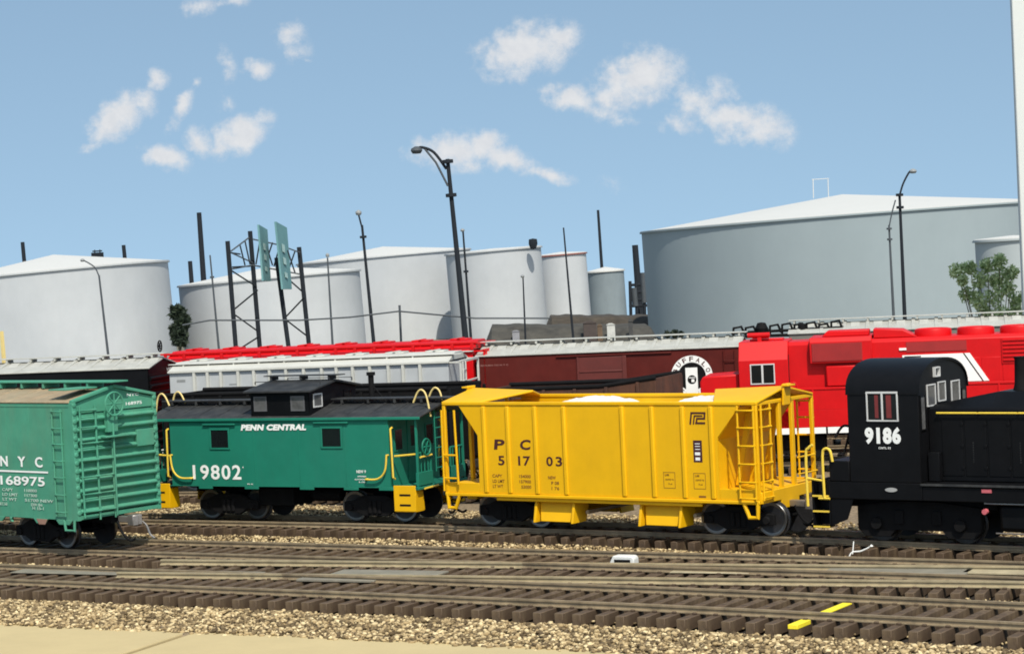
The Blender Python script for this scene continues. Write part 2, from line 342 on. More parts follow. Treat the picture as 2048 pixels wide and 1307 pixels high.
# ------------------------------------------------------------------ tracks
def offset(T, d):
    t = np.gradient(T, axis=0); t /= np.linalg.norm(t, axis=1)[:, None]
    return T + np.stack([-t[:, 1], t[:, 0]], 1)*d
RP = [(-.09, -.15), (.09, -.15), (.09, -.13), (.022, -.115), (.022, -.05), (.05, -.042), (.05, 0), (-.05, 0), (-.05, -.042), (-.022, -.05), (-.022, -.115), (-.09, -.13)]
tie_me = None
tie_big = None
BEDM = mat('roadbed_gap_shade', (.014, .010, .007), .95, .5, 6, dirt=(.05, .035, .02), dirt_amt=.4)  # near-black bed colour paints the shadow in the gaps between ties
def track(T, label, group, rail=RAILM, x0=-99, x1=99, ties=True, tz=0.0, mark=None, zoff=0, hg=.77, tl=1.45):
    k = (T[:, 0] > x0) & (T[:, 0] < x1); T = T[k]; c = T[len(T)//2]
    root = thing('railway_track', label, 'railway track', (c[0], c[1], GZ+.9), 0, group)
    oz = -(GZ+.9)+zoff
    for sgn in (-1, 1):
        P = offset(T, sgn*hg)[::3]; mb = MB(); n = len(RP); vs = []
        t = np.gradient(P, axis=0); t /= np.linalg.norm(t, axis=1)[:, None]
        for p, tt in zip(P, t):
            for (a, b) in RP: vs.append((p[0]-tt[1]*a-c[0], p[1]+tt[0]*a-c[1], b+oz))
        fs = [(i*n+j, i*n+(j+1) % n, (i+1)*n+(j+1) % n, (i+1)*n+j) for i in range(len(P)-1) for j in range(n)]
        fs += [tuple(range(n-1, -1, -1)), tuple(range((len(P)-1)*n, len(P)*n))]
        mb.add(vs, fs); mb.build('rail', rail, root, smooth=False)
    if not ties: return root
    global tie_me, tie_big
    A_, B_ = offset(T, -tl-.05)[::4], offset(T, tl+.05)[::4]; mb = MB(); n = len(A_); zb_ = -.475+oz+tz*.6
    mb.add([(p[0]-c[0], p[1]-c[1], zb_) for p in A_]+[(p[0]-c[0], p[1]-c[1], zb_) for p in B_], [(i, i+1, n+i+1, n+i) for i in range(n-1)]); mb.build('shaded_roadbed', BEDM, root)
    big = hg > .8; tm = tie_big if big else tie_me
    seg = np.concatenate([[0], np.cumsum(np.linalg.norm(np.diff(T, axis=0), axis=1))]); L = seg[-1]
    num = int(L/.52)
    for i in range(num):
        s = (i+.5)*.52+random.uniform(-.02, .02); px = np.interp(s, seg, T[:, 0]); py = np.interp(s, seg, T[:, 1]); q = np.interp(s+.3, seg, T[:, 0])-px; qq = np.interp(s+.3, seg, T[:, 1])-py
        if tm is None:
            m = MB(); m.box(-.105, .105, -tl, tl, -.27, 0)
            for sg in (-1, 1):
                for dx in (-1, 1): m.box(-.05, .05, sg*hg+dx*.15-.035, sg*hg+dx*.15+.035, 0, .045)
            o = m.build('tie', TIE, root, bevel=.012); tm = o.data
            if big: tie_big = tm
            else: tie_me = tm
        else:
            o = bpy.data.objects.new('tie', tm); COL.objects.link(o); o.parent = root
            b = o.modifiers.new('bevel', 'BEVEL'); b.width = .012; b.segments = 1
        o.location = (px-c[0], py-c[1], -.153+oz+tz+random.uniform(-.004, .002)); o.rotation_euler = (0, 0, math.atan2(qq, q)+random.uniform(-.02, .02))
        if mark and abs(px-mark) < .27:
            o['label'] = 'yellow painted tie'
            mm = MB(); mm.box(-.111, .111, -tl-.01, -hg-.13, -.08, .012); mm.box(-.111, .111, -hg+.25, hg-.2, -.02, .012); mm.build('paint_mark', YTIE, o, bevel=.008)
    return root
G = 'tracks crossing in front of the trains'
track(TD, 'nearest track, running across the front with one yellow painted tie', G, mark=11.6, x0=-22, x1=24, hg=1.15, tl=1.95)
track(TC, 'crossover track slanting between the nearest track and the boxcar track, pale rails', G, rail=RAILC, tz=-.012, x0=-9, zoff=-.004, hg=1.15, tl=1.95)
track(TB, 'track that carries the pale green boxcar at the left', G, x0=-26, x1=22, hg=1.15, tl=1.95)
track(TA, 'track under the caboose, yellow hopper and black switcher', G, x0=-26, x1=22)
T2b = T2; track(T2b, 'track under the dark gondolas, seen beneath the caboose', G, x0=-28, x1=16)

def plate(x, y, l, wd, hd, label, m=PLATE, h=.05):
    b = MB(); b.box(-l/2, l/2, -wd/2, wd/2, 0, h); o = b.build('cover_plate', m, None, bevel=.01); o.location = (x, y, -.135); o.rotation_euler = (0, 0, rad(hd))
    tag(o, label, 'plate', 'grey plates between rails')
plate(-1.55, -8.95, 3.0, .85, 12, 'grey plate with rounded end between the tracks, in front of the caboose steps')
plate(-2.15, -10.05, 2.2, .85, 12, 'shorter grey plate just in front of the first one, nearer the viewer', h=.06)
plate(-8.6, -10.9, 7.5, .9, 11, 'long dull plate between the rails near the left edge', h=.03)
plate(10.6, -4.75, 3.4, .75, 9, 'broad grey plate where two tracks meet at the right')
plate(14.2, -4.05, 4.2, .5, 9, 'narrow tan plate beside the pale rail at the far right', RAILW)
plate(6.3, -6.2, 2.0, .35, 13, 'thin pale strip between the rails in front of the yellow hopper', RAILW, h=.03)
m = MB(); m.prism([(-.34, 0), (.36, 0), (.36, .20), (.30, .26), (-.22, .26), (-.30, .12)], 'y', -.16, .16); m2 = m.build('switch_motor', WHT, None, bevel=.03)
m2.location = (3.5, -5.75, -.14); m2.rotation_euler = (0, 0, .15); tag(m2, 'small white switch box lying on the ties in front of the yellow hopper', 'switch box')
q = MB(); q.box(-.18, .26, -.17, -.155, .05, .17); q.build('slot', BLKM, m2)
m = MB(); m.tube(bez((-.25, 0, -.2), (-.15, .05, .05), (.1, .1, .1), (.36, .13, .22)), .02); m.tube(bez((-.12, .05, .02), (-.1, .1, .34)), .015); m.lathe([(0, -.05), (.05, 0), (0, .05)], (.38, .13, .23))
o = m.build('wire_link', LETW, None); o.location = (8.0, -1.75, -.25); tag(o, 'bent white wire link standing on the ties below the black switcher steps', 'wire')

# ------------------------------------------------------------------ running gear
def wheel_parts(parent, x, r=.46, yy=.76, dark=False):
    for s in (-1, 1):
        b = MB(); y0 = s*yy
        pr = [(.0, -.02), (.09, -.03), (.11, .0), (.28, .012), (.37, -.012), (r-.01, -.012), (r, 0), (r, .10), (r+.045, .115), (r+.045, .145), (.1, .145), (0, .145)]
        pr = [(a, y0+(h if s < 0 else -h)) for a, h in pr]
        b.lathe(pr, (x, 0, r), 'y', 32, 0, ms=[0, 0, 0, 0, 1, 1, 1, 0, 0, 0, 0]); b.build('wheel', [WHEELF, DSTEEL if dark else STEEL], parent)
def truck(car, x, wb=1.72, r=.46, heavy=False, loco=False):
    b = MB(); b.box(x-.22, x+.22, -.95, .95, .50, .78); b.box(x-.5, x+.5, -.3, .3, .72, 1.0)
    for sx in (-1, 1): b.tube([(x+sx*wb/2, -.95, r), (x+sx*wb/2, .95, r)], .07, 10)
    t = b.build('truck', BLKM, car, bevel=.015)
    for s in (-1, 1):
        yo = s*.98; m = MB(); h = wb/2
        if loco:
            pr = [(x-h-.55, .95), (x-h-.55, .35), (x-h-.35, .16), (x-h+.35, .16), (x-h+.5, .34), (x+h-.5, .34), (x+h-.35, .16), (x+h+.35, .16), (x+h+.55, .35), (x+h+.55, .95), (x+.5, 1.08), (x-.5, 1.08)]
            m.prism(pr, 'y', yo-.10, yo+.10)
            for sx in (-1, 1):
                m.lathe([(.0, yo+s*.2), (.15, yo+s*.2), (.17, yo+s*.1), (.17, yo)], (x+sx*h, 0, .5), 'y', 14)
                m.box(x+sx*h*.45-.12, x+sx*h*.45+.12, yo-.15, yo+.15, .5, .85)
        else:
            pr = [(x-h-.22, r+.16), (x-h-.22, r-.12), (x-h+.2, r-.12), (x-.42, .20), (x+.42, .20), (x+h-.2, r-.12), (x+h+.22, r-.12), (x+h+.22, r+.16), (x+h-.1, r+.20), (x+.40, .82), (x-.40, .82), (x-h+.1, r+.20)]
            m.prism(pr, 'y', yo-.07, yo+.07)
            for sx in (-1, 1): m.lathe([(0, yo+s*.13), (.10, yo+s*.13), (.12, yo+s*.06), (.12, yo)], (x+sx*h, 0, r), 'y', 12); 
            for dx in (-.17, 0, .17):
                m.lathe([(.0, .28), (.075, .28), (.075, .66), (0, .66)], (x+dx, yo+s*.06, 0), 'z', 10)
        m.build('side_frame', BLKM, t, bevel=.012)
    for sx in (-1, 1): wheel_parts(t, x+sx*wb/2, r, dark=loco)
    return t
def coupler(car, x, s, z=.82):
    b = MB(); b.box(min(x, x+s*.55), max(x, x+s*.55), -.09, .09, z-.09, z+.09); b.prism([(x+s*.5, -.16), (x+s*.78, -.20), (x+s*.86, -.05), (x+s*.70, 0), (x+s*.80, .14), (x+s*.55, .16)], 'z', z-.15, z+.15)
    c = b.build('coupler', COUP, car, bevel=.02)
    h = MB(); h.tube(bez((x+s*.3, -.35, z-.02), (x+s*.5, -.36, z-.35), (x+s*.75, -.3, z-.55), (x+s*.9, -.25, z-.50)), .035); h.build('air_hose', BLKM, car)
def ladder(b, x0, x1, y, zs, z0, z1, r=.022, ax='x', out=.09):
    """vertical ladder: stiles and rungs standing `out` off a face"""
    P = (lambda a, z, o=0: (a, y-o, z)) if ax == 'x' else (lambda a, z, o=0: (y+o, a, z))
    for a in (x0, x1): b.tube([P(a, z0, out*.6), P(a, z1, out*.6)], r*1.1, 6)
    for z in zs: b.tube([P(x0, z), P(x0, z, out), P(x1, z, out), P(x1, z)], r, 6)
def handwheel(car, c, r, ax, m, n=8):
    b = MB(); k = 28
    def pt(a, rr):
        return (c[0]+rr*cos(a), c[1], c[2]+rr*sin(a)) if ax == 'y' else (c[0], c[1]+rr*cos(a), c[2]+rr*sin(a))
    b.tube([pt(2*pi*i/k, r) for i in range(k+1)], .028, 6)
    for i in range(n//2*1): a = 2*pi*i/n*1; b.tube([pt(a, r), pt(a+pi, r)], .02, 5)
    d = .1
    b.tube([(c[0]-(d if ax == 'x' else 0), c[1]+(d if ax == 'y' else 0), c[2]), c], .05, 8)
    return b.build('brake_wheel', m, car)

# ------------------------------------------------------------------ yellow ballast hopper
def yellow_hopper():
    R_ = thing('hopper_car', 'bright yellow open hopper car loaded with white stone, lettered P C 51703', 'hopper car', (0, 0, 0), 0)
    W = 1.57; HL = 5.2; zb, zt = .99, 3.58
    # side sheets with cut ends (outline has the sloping window)
    for s in (-1, 1):
        y0, y1 = (s*W-.02, s*W+.02)
        b = MB(); b.prism([(-3.98, zb+.06), (3.98, zb+.06), (3.98, 2.72), (4.70, zt), (-4.62, zt), (-3.98, 2.72)], 'y', y0, y1)
        for xr in (-3.72, -2.88, -1.93, -.94, .99, 1.95, 2.92, 3.80):
            b.prism([(xr-.075, s*(W+.02)), (xr-.045, s*(W+.075)), (xr+.045, s*(W+.075)), (xr+.075, s*(W+.02))], 'z', zb+.09, zt-.03)
        o = b.build('side_panel', YEL, R_, bevel=.012)
        for sx in (-1, 1):
            b = MB(); b.prism([(sx*3.98, zb+.06), (sx*5.14, zb+.06), (sx*5.14, 1.34), (sx*3.98, 1.34)], 'y', y0, y1)
            b.build('end_skirt', YEL, R_, bevel=.01)
        # top chord + sill
        b = MB(); b.box(-HL, HL, s*W-.05, s*W+.06, zt, zt+.10); b.build('top_rail', YEL, R_, bevel=.02)
        b = MB(); b.box(-HL, HL, s*W-.07, s*W+.10, zb-.04, zb+.058); b.box(-3.4, 3.4, s*W-.02, s*W+.07, zb-.14, zb-.04); b.build('side_sill', YEL, R_, bevel=.02)
        # corner posts
        for sx in (-1, 1):
            b = MB(); b.box(min(sx*5.20, sx*5.10), max(sx*5.20, sx*5.10), s*W-.04, s*W+.05, zb, zt); b.build('corner_post', YEL, R_, bevel=.015)
        # steps hung from each corner
        for sx in (-1, 1):
            b = MB(); b.tube([(sx*5.13, s*(W+.02), zb), (sx*5.11, s*(W+.02), .60), (sx*4.86, s*(W+.02), .60), (sx*4.70, s*(W+.02), zb)], .06, 8); b.build('step', YEL, R_)
    # hopper interior: slope sheets, floor, inner walls
    b = MB()
    for sx in (-1, 1):
        b.prism([(sx*4.62, zt-.05), (sx*4.54, zt-.05), (sx*2.6, 1.0), (sx*2.7, 1.0)], 'y', -W+.03, W-.03)
        b.box(min(sx*3.95, sx*3.86), max(sx*3.95, sx*3.86), -W+.03, W-.03, zb, 2.75)
        for yy in (-.75, 0, .75): b.prism([(sx*4.02, 1.36), (sx*4.16, 1.36), (sx*4.62, 3.45), (sx*4.45, 3.45)], 'y', yy-.05, yy+.05)
        b.box(min(sx*3.95, sx*5.15), max(sx*3.95, sx*5.15), -W+.02, W-.02, 1.24, 1.30)
    b.prism([(-2.6, 1.0), (2.6, 1.0), (2.6, 1.06), (-2.6, 1.06)], 'y', -W+.05, W-.05)
    b.prism([(-.05, 1.0), (.05, 1.0), (.02, 2.9), (-.02, 2.9)], 'y', -W+.05, W-.05)
    b.build('slope_sheet', YEL, R_, bevel=.01)
    # peaked end roofs
    for sx in (-1, 1):
        b = MB(); yo = W-.01
        pk = .30
        vs = [(sx*5.24, -yo, zt+.105), (sx*5.24, 0, zt+.105+pk), (sx*5.24, yo, zt+.105), (sx*3.88, -yo, zt+.105), (sx*3.05, 0, zt+.105+.22), (sx*3.88, yo, zt+.105)]
        lo = [(v[0], v[1], v[2]-.06) for v in vs]
        b.add(vs+lo, [(0, 1, 4, 3), (1, 2, 5, 4), (6, 9, 10, 7), (7, 10, 11, 8), (0, 3, 9, 6), (3, 4, 10, 9), (4, 5, 11, 10), (5, 2, 8, 11), (2, 1, 7, 8), (1, 0, 6, 7)])
        b.build('end_roof', YEL, R_, bevel=.015)
        b = MB(); b.box(min(sx*5.13, sx*5.21), max(sx*5.13, sx*5.21), -W, W, zt-.02, zt+.08); b.build('end_beam', YEL, R_, bevel=.015); b = MB()
        b.box(min(sx*5.13, sx*5.25), max(sx*5.13, sx*5.25), -W, W, zb-.03, zb+.28)
        b.build('end_beam', YEL, R_, bevel=.015)
        for yy in (-.30, .42):
            b = MB(); b.box(min(sx*5.10, sx*5.20), max(sx*5.10, sx*5.20), yy-.07, yy+.07, zb+.25, zt); b.build('end_post', YEL, R_, bevel=.012)
        b = MB(); b.tube([(sx*5.24, .5, 2.0), (sx*5.27, .5, 2.0), (sx*5.27, 1.45, 2.0), (sx*5.2, 1.45, 2.0)], .03, 6); b.tube([(sx*5.24, .5, 1.55), (sx*5.3, .5, 1.55), (sx*5.3, 1.5, 1.55)], .025, 6); b.build('grab_iron', YEL, R_)
        b = MB(); b.prism([(-.28, zt-.1), (.10, zt-.1), (.16, zt+.47), (-.22, zt+.47)], 'x', *sorted((sx*5.25, sx*5.31))); b.box(*sorted((sx*5.24, sx*5.46)), -.26, .14, zt+.40, zt+.45); b.build('end_bracket', YEL, R_, bevel=.01)
    # ladders
    b = MB(); ladder(b, 4.66, 5.14, -W-.06, (3.45, 2.99, 2.51, 2.03, 1.55, 1.12), 1.05, 3.58, .027); b.build('ladder', YEL, R_)
    b = MB(); ladder(b, -1.50, -1.02, 5.22, (3.45, 2.99, 2.51, 2.03, 1.55, 1.12), 1.05, 3.58, .027, 'y'); b.build('ladder', YEL, R_)
    b = MB(); ladder(b, 4.66, 5.14, W+.06, (3.45, 2.99, 2.51, 2.03, 1.55, 1.12), 1.05, 3.58, .027, out=-.09); b.build('ladder', YEL, R_)
    b = MB()
    b.tube([(-5.18, -W-.1, 3.45), (-5.18, -W-.12, 1.1)], .03, 6); b.tube([(-4.72, -W-.1, 3.45), (-4.66, -W-.12, 1.3)], .035, 6)
    for z in (2.14, 1.47): b.tube([(-5.18, -W-.1, z), (-4.68, -W-.12, z)], .03, 6)
    b.build('grab_iron', YEL, R_)
    # inner uprights seen through the left cage
    b = MB(); b.box(-4.35, -4.22, -.9, -.75, 1.3, 3.0); b.box(-4.35, -4.22, .75, .9, 1.3, 3.0); b.build('cage_post', YEL, R_, bevel=.01)
    # discharge chutes
    for cx in (-1.45, 2.05):
        for s in (-1, 1):
            b = MB(); vs = []
            for (z_, hw, y0_, y1_) in ((.86, .60, .72, 1.34), (.28, .50, .95, 1.50)):
                vs += [(cx-hw, s*y1_, z_), (cx+hw, s*y1_, z_), (cx+hw, s*y0_, z_), (cx-hw, s*y0_, z_)]
            b.add(vs, [(0, 1, 2, 3), (4, 5, 6, 7), (0, 1, 5, 4), (1, 2, 6, 5), (2, 3, 7, 6), (3, 0, 4, 7)]); c = b.build('discharge_chute', YEL, R_, bevel=.02)
            for sx in (-1, 1):
                b = MB(); b.prism([(s*.70, .94), (s*1.46, .94), (s*1.62, .26), (s*.93, .26)], 'x', *sorted((cx+sx*.60, cx+sx*.68))); b.build('chute_flange', YEL, c, bevel=.01)
        b = MB(); b.tube([(cx+.9, -1.2, .55), (cx+.9, 1.2, .55)], .06, 8); b.build('gate_shaft', RUSTROOF, R_)
    b = MB(); b.box(-2.6, 3.2, -.25, .25, .70, 1.0); b.build('centre_sill', YEL, R_)
    # load: two heaps
    def heap(cx, hx):
        nx, ny = 46, 18; vs = []; fs = []
        for i in range(nx+1):
            for j in range(ny+1):
                u, v = -1+2*i/nx, -1+2*j/ny
                h = max(0, 1-abs(u)**2.4)*(1-.35*v*v)
                vs.append((cx+u*hx, v*(W-.04), 3.02+.68*h+random.uniform(-.035, .035)*(h > .03)))
        for i in range(nx):
            for j in range(ny): k = i*(ny+1)+j; fs.append((k, k+ny+1, k+ny+2, k+1))
        b = MB(); b.add(vs, fs); b.build('stone_load', LOAD, R_, smooth=False)
    heap(-.95, 1.65); heap(2.70, 1.30)
    # writing
    Y = -W-.021
    for t, a, c in (('P', -3.40, -3.04), ('C', -2.50, -2.14)): b = MB(); lettering(b, t, a, c, 2.32, 2.61, Y, bold=.03, slant=.13); b.build('lettering', LETD, R_, smooth=False)
    for t, a, c in (('5', -3.27, -3.05), ('17', -2.57, -2.15), ('0', -1.60, -1.38), ('3', -1.28, -1.06)): b = MB(); lettering(b, t, a, c, 1.87, 2.14, Y, bold=.02); b.build('car_number', LETD, R_, smooth=False)
    for t, a, c, z in (('CAPY', -3.50, -3.16, 1.52), ('LD LMT', -3.50, -3.08, 1.37), ('LT WT', -3.50, -3.14, 1.22), ('154000', -2.56, -2.16, 1.52), ('157900', -2.56, -2.16, 1.37), ('53000', -2.50, -2.16, 1.22), ('NEW', -1.56, -1.30, 1.50), ('P 08', -1.46, -1.2, 1.35), ('1 76', -1.46, -1.2, 1.2)):
        b = MB(); lettering(b, t, a, c, z, z+.09, Y, bold=.01); b.build('data_print', FINE, R_, smooth=False)
    for (x0, x1, z0, z1) in ((2.24, 2.61, 1.33, 1.77), (3.19, 3.56, 1.33, 1.76)):
        b = MB()
        for q in ((x0, x1, z0, z0+.012), (x0, x1, z1-.012, z1), (x0, x0+.012, z0+.013, z1-.013), (x1-.012, x1, z0+.013, z1-.013)): b.box(q[0], q[1], Y-.004, Y, q[2], q[3])
        lettering(b, 'LUBE', x0+.05, x0+.18, z1-.10, z1-.05, Y); lettering(b, 'COTS 76', x0+.06, x1-.05, z0+.22, z0+.26, Y); lettering(b, '7-4', x0+.15, x1-.1, z0+.1, z0+.14, Y); b.build('stencil_box', FINE, R_, smooth=False)
    b = MB(); b.box(3.33, 3.55, Y-.004, Y, 1.10, 1.15); b.build('data_print', FINE, R_, smooth=False)
    # railway mark: interlocked letters
    b = MB(); ox, oz, sxx, szz = 3.16, 3.09, .46, .30
    def stroke(pts, wd):
        for (p, q) in zip(pts[:-1], pts[1:]):
            p, q = Vector(p), Vector(q); d = (q-p).normalized(); nrm = Vector((-d.y, d.x))*wd/2; d = d*wd/2
            b.prism([tuple(p-d+nrm), tuple(p-d-nrm), tuple(q+d-nrm), tuple(q+d+nrm)], 'y', Y-.004-.0007*stroke.k, Y); stroke.k += 1
    stroke.k = 0
    T_ = lambda u, v: (ox+u*sxx, oz+v*szz)
    stroke([T_(.0, 0), T_(.10, .95), T_(1.0, .95), T_(.96, .45), T_(.50, .45)], .052)
    stroke([T_(.22, 0), T_(.30, .70), T_(.80, .70)], .040); stroke([T_(.40, .05), T_(.95, .05)], .052); stroke([T_(.42, .05), T_(.46, .42)], .045)
    b.build('emblem', LETD, R_, smooth=False)
    b = MB(); b.box(3.22, 3.49, Y-.004, Y, 2.05, 2.64); p = b.build('service_plate', mat('dark_plate', (.05, .01, .015), .5), R_)
    b = MB()
    for z, l in ((2.54, .15), (2.47, .15), (2.39, .15)): b.box(3.28, 3.28+l, Y-.008, Y-.0045, z, z+.02)
    b.box(3.27, 3.43, Y-.008, Y-.0045, 2.24, 2.32); b.box(3.28, 3.42, Y-.008, Y-.0045, 2.10, 2.18); b.build('stencil', LETW, p)
    truck(R_, -3.33); truck(R_, 4.2)
    coupler(R_, 5.25, 1); coupler(R_, -5.25, -1)
    for s in (-1, 1): b = MB(); b.box(*sorted((s*4.9, s*5.25)), -.5, .5, .72, .98); b.build('draft_gear', YEL, R_, bevel=.01)
yellow_hopper()

# ------------------------------------------------------------------ caboose
def caboose():
    # local x=0 at middle; near side plane y=-1.45
    h = rad(7); W = 1.45
    ox = -11.3 - sin(h)*W*(1) ; oy = -1.85 + cos(h)*W
    R_ = thing('caboose', 'jade green caboose with black roof and cupola, lettered PENN CENTRAL 19802', 'caboose', (ox, oy, 0), 7)
    X0, X1 = -4.2, 3.90; zb, ze = 1.12, 3.17
    b = MB(); b.box(X0, X1, -W, W, zb, ze)
    for xr in (-1.0, .67, 2.35): b.box(xr-.015, xr+.015, -W-.008, -W, zb+.02, ze-.02)
    b.box(X0, X1, -W-.012, -W, ze-.16, ze-.01)
    b.build('body', GRN, R_, bevel=.015)
    b = MB(); b.box(X0-.55, X1+.95, -W-.02, -W+.12, zb-.02, zb-.001); b.box(X0-.55, X1+.95, W-.12, W+.02, zb-.02, zb-.001)
    for xr in (-2.9, -1.15, .9, 2.5, 3.75): b.box(xr-.26, xr+.26, -W-.02, -W+.02, zb-.10, zb-.021)
    b.build('side_sill', GRN, R_, bevel=.01)
    # windows
    for (a, c, z0, z1) in ((-2.60, -1.95, 2.31, 2.86), (1.55, 2.21, 2.34, 2.89)):
        f = MB()
        for q in ((a-.06, c+.06, z0-.06, z0), (a-.06, c+.06, z1, z1+.06), (a-.06, a, z0, z1), (c, c+.06, z0, z1)): f.box(q[0], q[1], -W-.03, -W, q[2], q[3])
        f = f.build('window', GRN, R_, bevel=.008); g = MB(); g.box(a, c, -W-.012, -W-.002, z0, z1); g.build('pane', GLASS, f)
        g = MB(); g.box(a-.28, c+.30, -W-.07, -W, z1+.15, z1+.20); g.build('drip_rail', GRN, R_, bevel=.012)
    # roof : shallow peak, overhangs platforms
    xa, xb = -5.15, 5.05
    def roofz(y): return ze+.06+.36*(1-abs(y)/1.50)
    b = MB(); b.prism([(-1.50, ze+.01), (-1.50, ze+.06), (0, ze+.42), (1.50, ze+.06), (1.50, ze+.01), (0, ze+.34)], 'x', xa, xb)
    for i in range(13):
        xr = xa+.35+i*.79; b.prism([(-1.48, ze+.068), (0, ze+.455), (1.48, ze+.068), (0, ze+.40)], 'x', xr-.03, xr+.03)
    rf = b.build('roof', ROOFB, R_, bevel=.01)
    b = MB(); b.box(xa, xb, -1.535, -1.502, ze-.03, ze+.055); b.build('eave_trim', GRN, R_, bevel=.01); b = MB(); b.box(xa, xb, 1.502, 1.535, ze-.03, ze+.055); b.build('eave_trim', GRN, R_, bevel=.01)
    for (a, c) in ((xa-.2, -1.2), (1.15, xb+.35)):
        b = MB(); b.box(a, c, -.30, -.02, ze+.50, ze+.54); b.box(a, c, .02, .30, ze+.50, ze+.54)
        for q in np.arange(a+.4, c-.2, .95): b.box(q-.04, q+.04, -.3, .3, ze+.38, ze+.50)
        b.build('running_board', ROOFB, R_, bevel=.008)
    # cupola
    a, c = -1.12, 1.05; cz0, cz1, cw = ze+.10, 4.00, 1.34
    b = MB(); b.box(a, c, -cw, cw, cz0, cz1); b.prism([(-cw, cz1), (cw, cz1), (0, cz1+.22)], 'x', a, c); cu = b.build('cupola', BLK, R_, bevel=.015)
    b = MB(); b.prism([(-cw-.16, cz1-.01), (-cw-.16, cz1+.05), (0, cz1+.30), (cw+.16, cz1+.05), (cw+.16, cz1-.01), (0, cz1+.23)], 'x', a-.16, c+.16); b.build('roof', ROOFB, cu, bevel=.01)
    b = MB(); b.box(a-.25, c+.35, -.22, .22, cz1+.42, cz1+.45)
    for q in (a, -.0, c): b.box(q-.03, q+.03, -.2, .2, cz1+.3, cz1+.42)
    for s in (-1, 1): b.tube([(a-.1, s*.9, cz1+.22), (a-.1, s*.9, cz1+.30), (c+.15, s*.9, cz1+.30), (c+.15, s*.9, cz1+.2)], .018, 6)
    b.build('running_board', ROOFB, cu)
    for (x0, x1) in ((-.95, -.55), (.42, .85)):
        f = MB(); z0, z1 = 3.46, 3.84
        for q in ((x0-.04, x1+.04, z0-.04, z0), (x0-.04, x1+.04, z1, z1+.04), (x0-.04, x0, z0, z1), (x1, x1+.04, z0, z1)): f.box(q[0], q[1], -cw-.02, -cw, q[2], q[3])
        g = f.build('window', FRAMED, cu); p = MB(); p.box(x0, x1, -cw-.01, -cw-.002, z0, z1); p.build('pane', GLASSL, g)
    for (y0, y1) in ((-1.08, -.66), (.66, 1.08)):
        f = MB(); z0, z1 = 3.54, 3.88
        for q in ((y0-.04, y1+.04, z0-.04, z0), (y0-.04, y1+.04, z1, z1+.04), (y0-.04, y0, z0, z1), (y1, y1+.04, z0, z1)): f.box(c, c+.02, q[0], q[1], q[2], q[3])
        g = f.build('window', WFRAME if y0 < 0 else BLK, cu); p = MB(); p.box(c+.002, c+.01, y0, y1, z0, z1); p.build('pane', GLASSL if y0 < 0 else GLASS, g)
    # stack
    b = MB(); b.tube([(2.0, .75, ze+.2), (2.0, .75, 4.35)], .09, 12); b.tube([(2.0, .75, 4.35), (2.0, .75, 4.45)], .14, 12); b.tube([(2.0, .75, 4.1), (2.5, .9, ze+.25)], .02, 6); b.tube([(2.0, .75, 4.1), (1.6, 1.2, ze+.25)], .02, 6); b.build('smoke_jack', BLKM, R_)
    # end walls with door and windows
    for sx, xe in ((-1, X0), (1, X1)):
        b = MB(); b.box(*sorted((xe, xe+sx*.03)), -.38, .38, zb+.05, ze-.12); d = b.build('door', GRN, R_, bevel=.01)
        p = MB(); p.box(*sorted((xe+sx*.031, xe+sx*.037)), -.22, .22, 2.25, 2.85); p.build('pane', GLASS, d)
        for s in (-1, 1):
            f = MB(); f.box(*sorted((xe, xe+sx*.025)), s*.92-.24, s*.92+.24, 2.15, 2.85); f = f.build('window', GRN, R_, bevel=.008); p = MB(); p.box(*sorted((xe+sx*.026, xe+sx*.031)), s*.92-.19, s*.92+.19, 2.2, 2.8); p.build('pane', GLASS, f)
        # platform, railing, ladder hoops
        xo = xe+sx*.98
        b = MB(); b.box(*sorted((xe, xo)), -W, W, zb-.08, zb); b.build('platform', BLKM if sx < 0 else GRN, R_, bevel=.01)
        b = MB()
        for s in (-1, 1):
            b = MB(); b.box(*sorted((xo-sx*.10, xo-sx*.03)), s*1.36-.035, s*1.36+.035, zb, ze+.05)
            b.box(*sorted((xo-sx*.10, xo-sx*.04)), s*.59-.03, s*.59+.03, zb, 2.1); b.box(*sorted((xo-sx*.12, xo-sx*.02)), *sorted((s*.56, s*1.40)), 1.16, 1.55)
            for y_ in (.75, .95, 1.15): b.tube([(xo-sx*.07, s*y_, 1.5), (xo-sx*.07, s*y_, 2.15)], .025, 6)
            b.tube([(xo-sx*.07, s*.59, 2.12), (xo-sx*.07, s*1.36, 2.12)], .03, 6); b.build('end_railing', GRN, R_, bevel=.006)
        b = MB()
        for y_ in (-.45, .05): b.tube([(xo+sx*.04, y_, 1.5), (xo+sx*.04, y_, ze+.2), (xo+sx*.02, y_, ze+.3)], .022, 6)
        for z in (1.6, 1.9, 2.2, 2.5, 2.8, 3.1): b.tube([(xo+sx*.04, -.45, z), (xo+sx*.04, .05, z)], .02, 6)
        b.build('ladder', GRN, R_)
        for y_ in (-.75, .10):
            b = MB(); x_ = xo-sx*.12; k = [(x_+.22*sx, y_, ze+.0), (x_+.10*sx, y_, ze+.62), (x_-.05*sx, y_, ze+.80), (x_-.20*sx, y_, ze+.72), (x_-.36*sx, y_, ze+.42)]
            b.tube(bez(*k, n=5), .028, 8); b.build('ladder_hoop', CREAM, R_)
        handwheel(R_, (xo+sx*.02, -.95, 2.28), .24, 'x', GRN, 6)
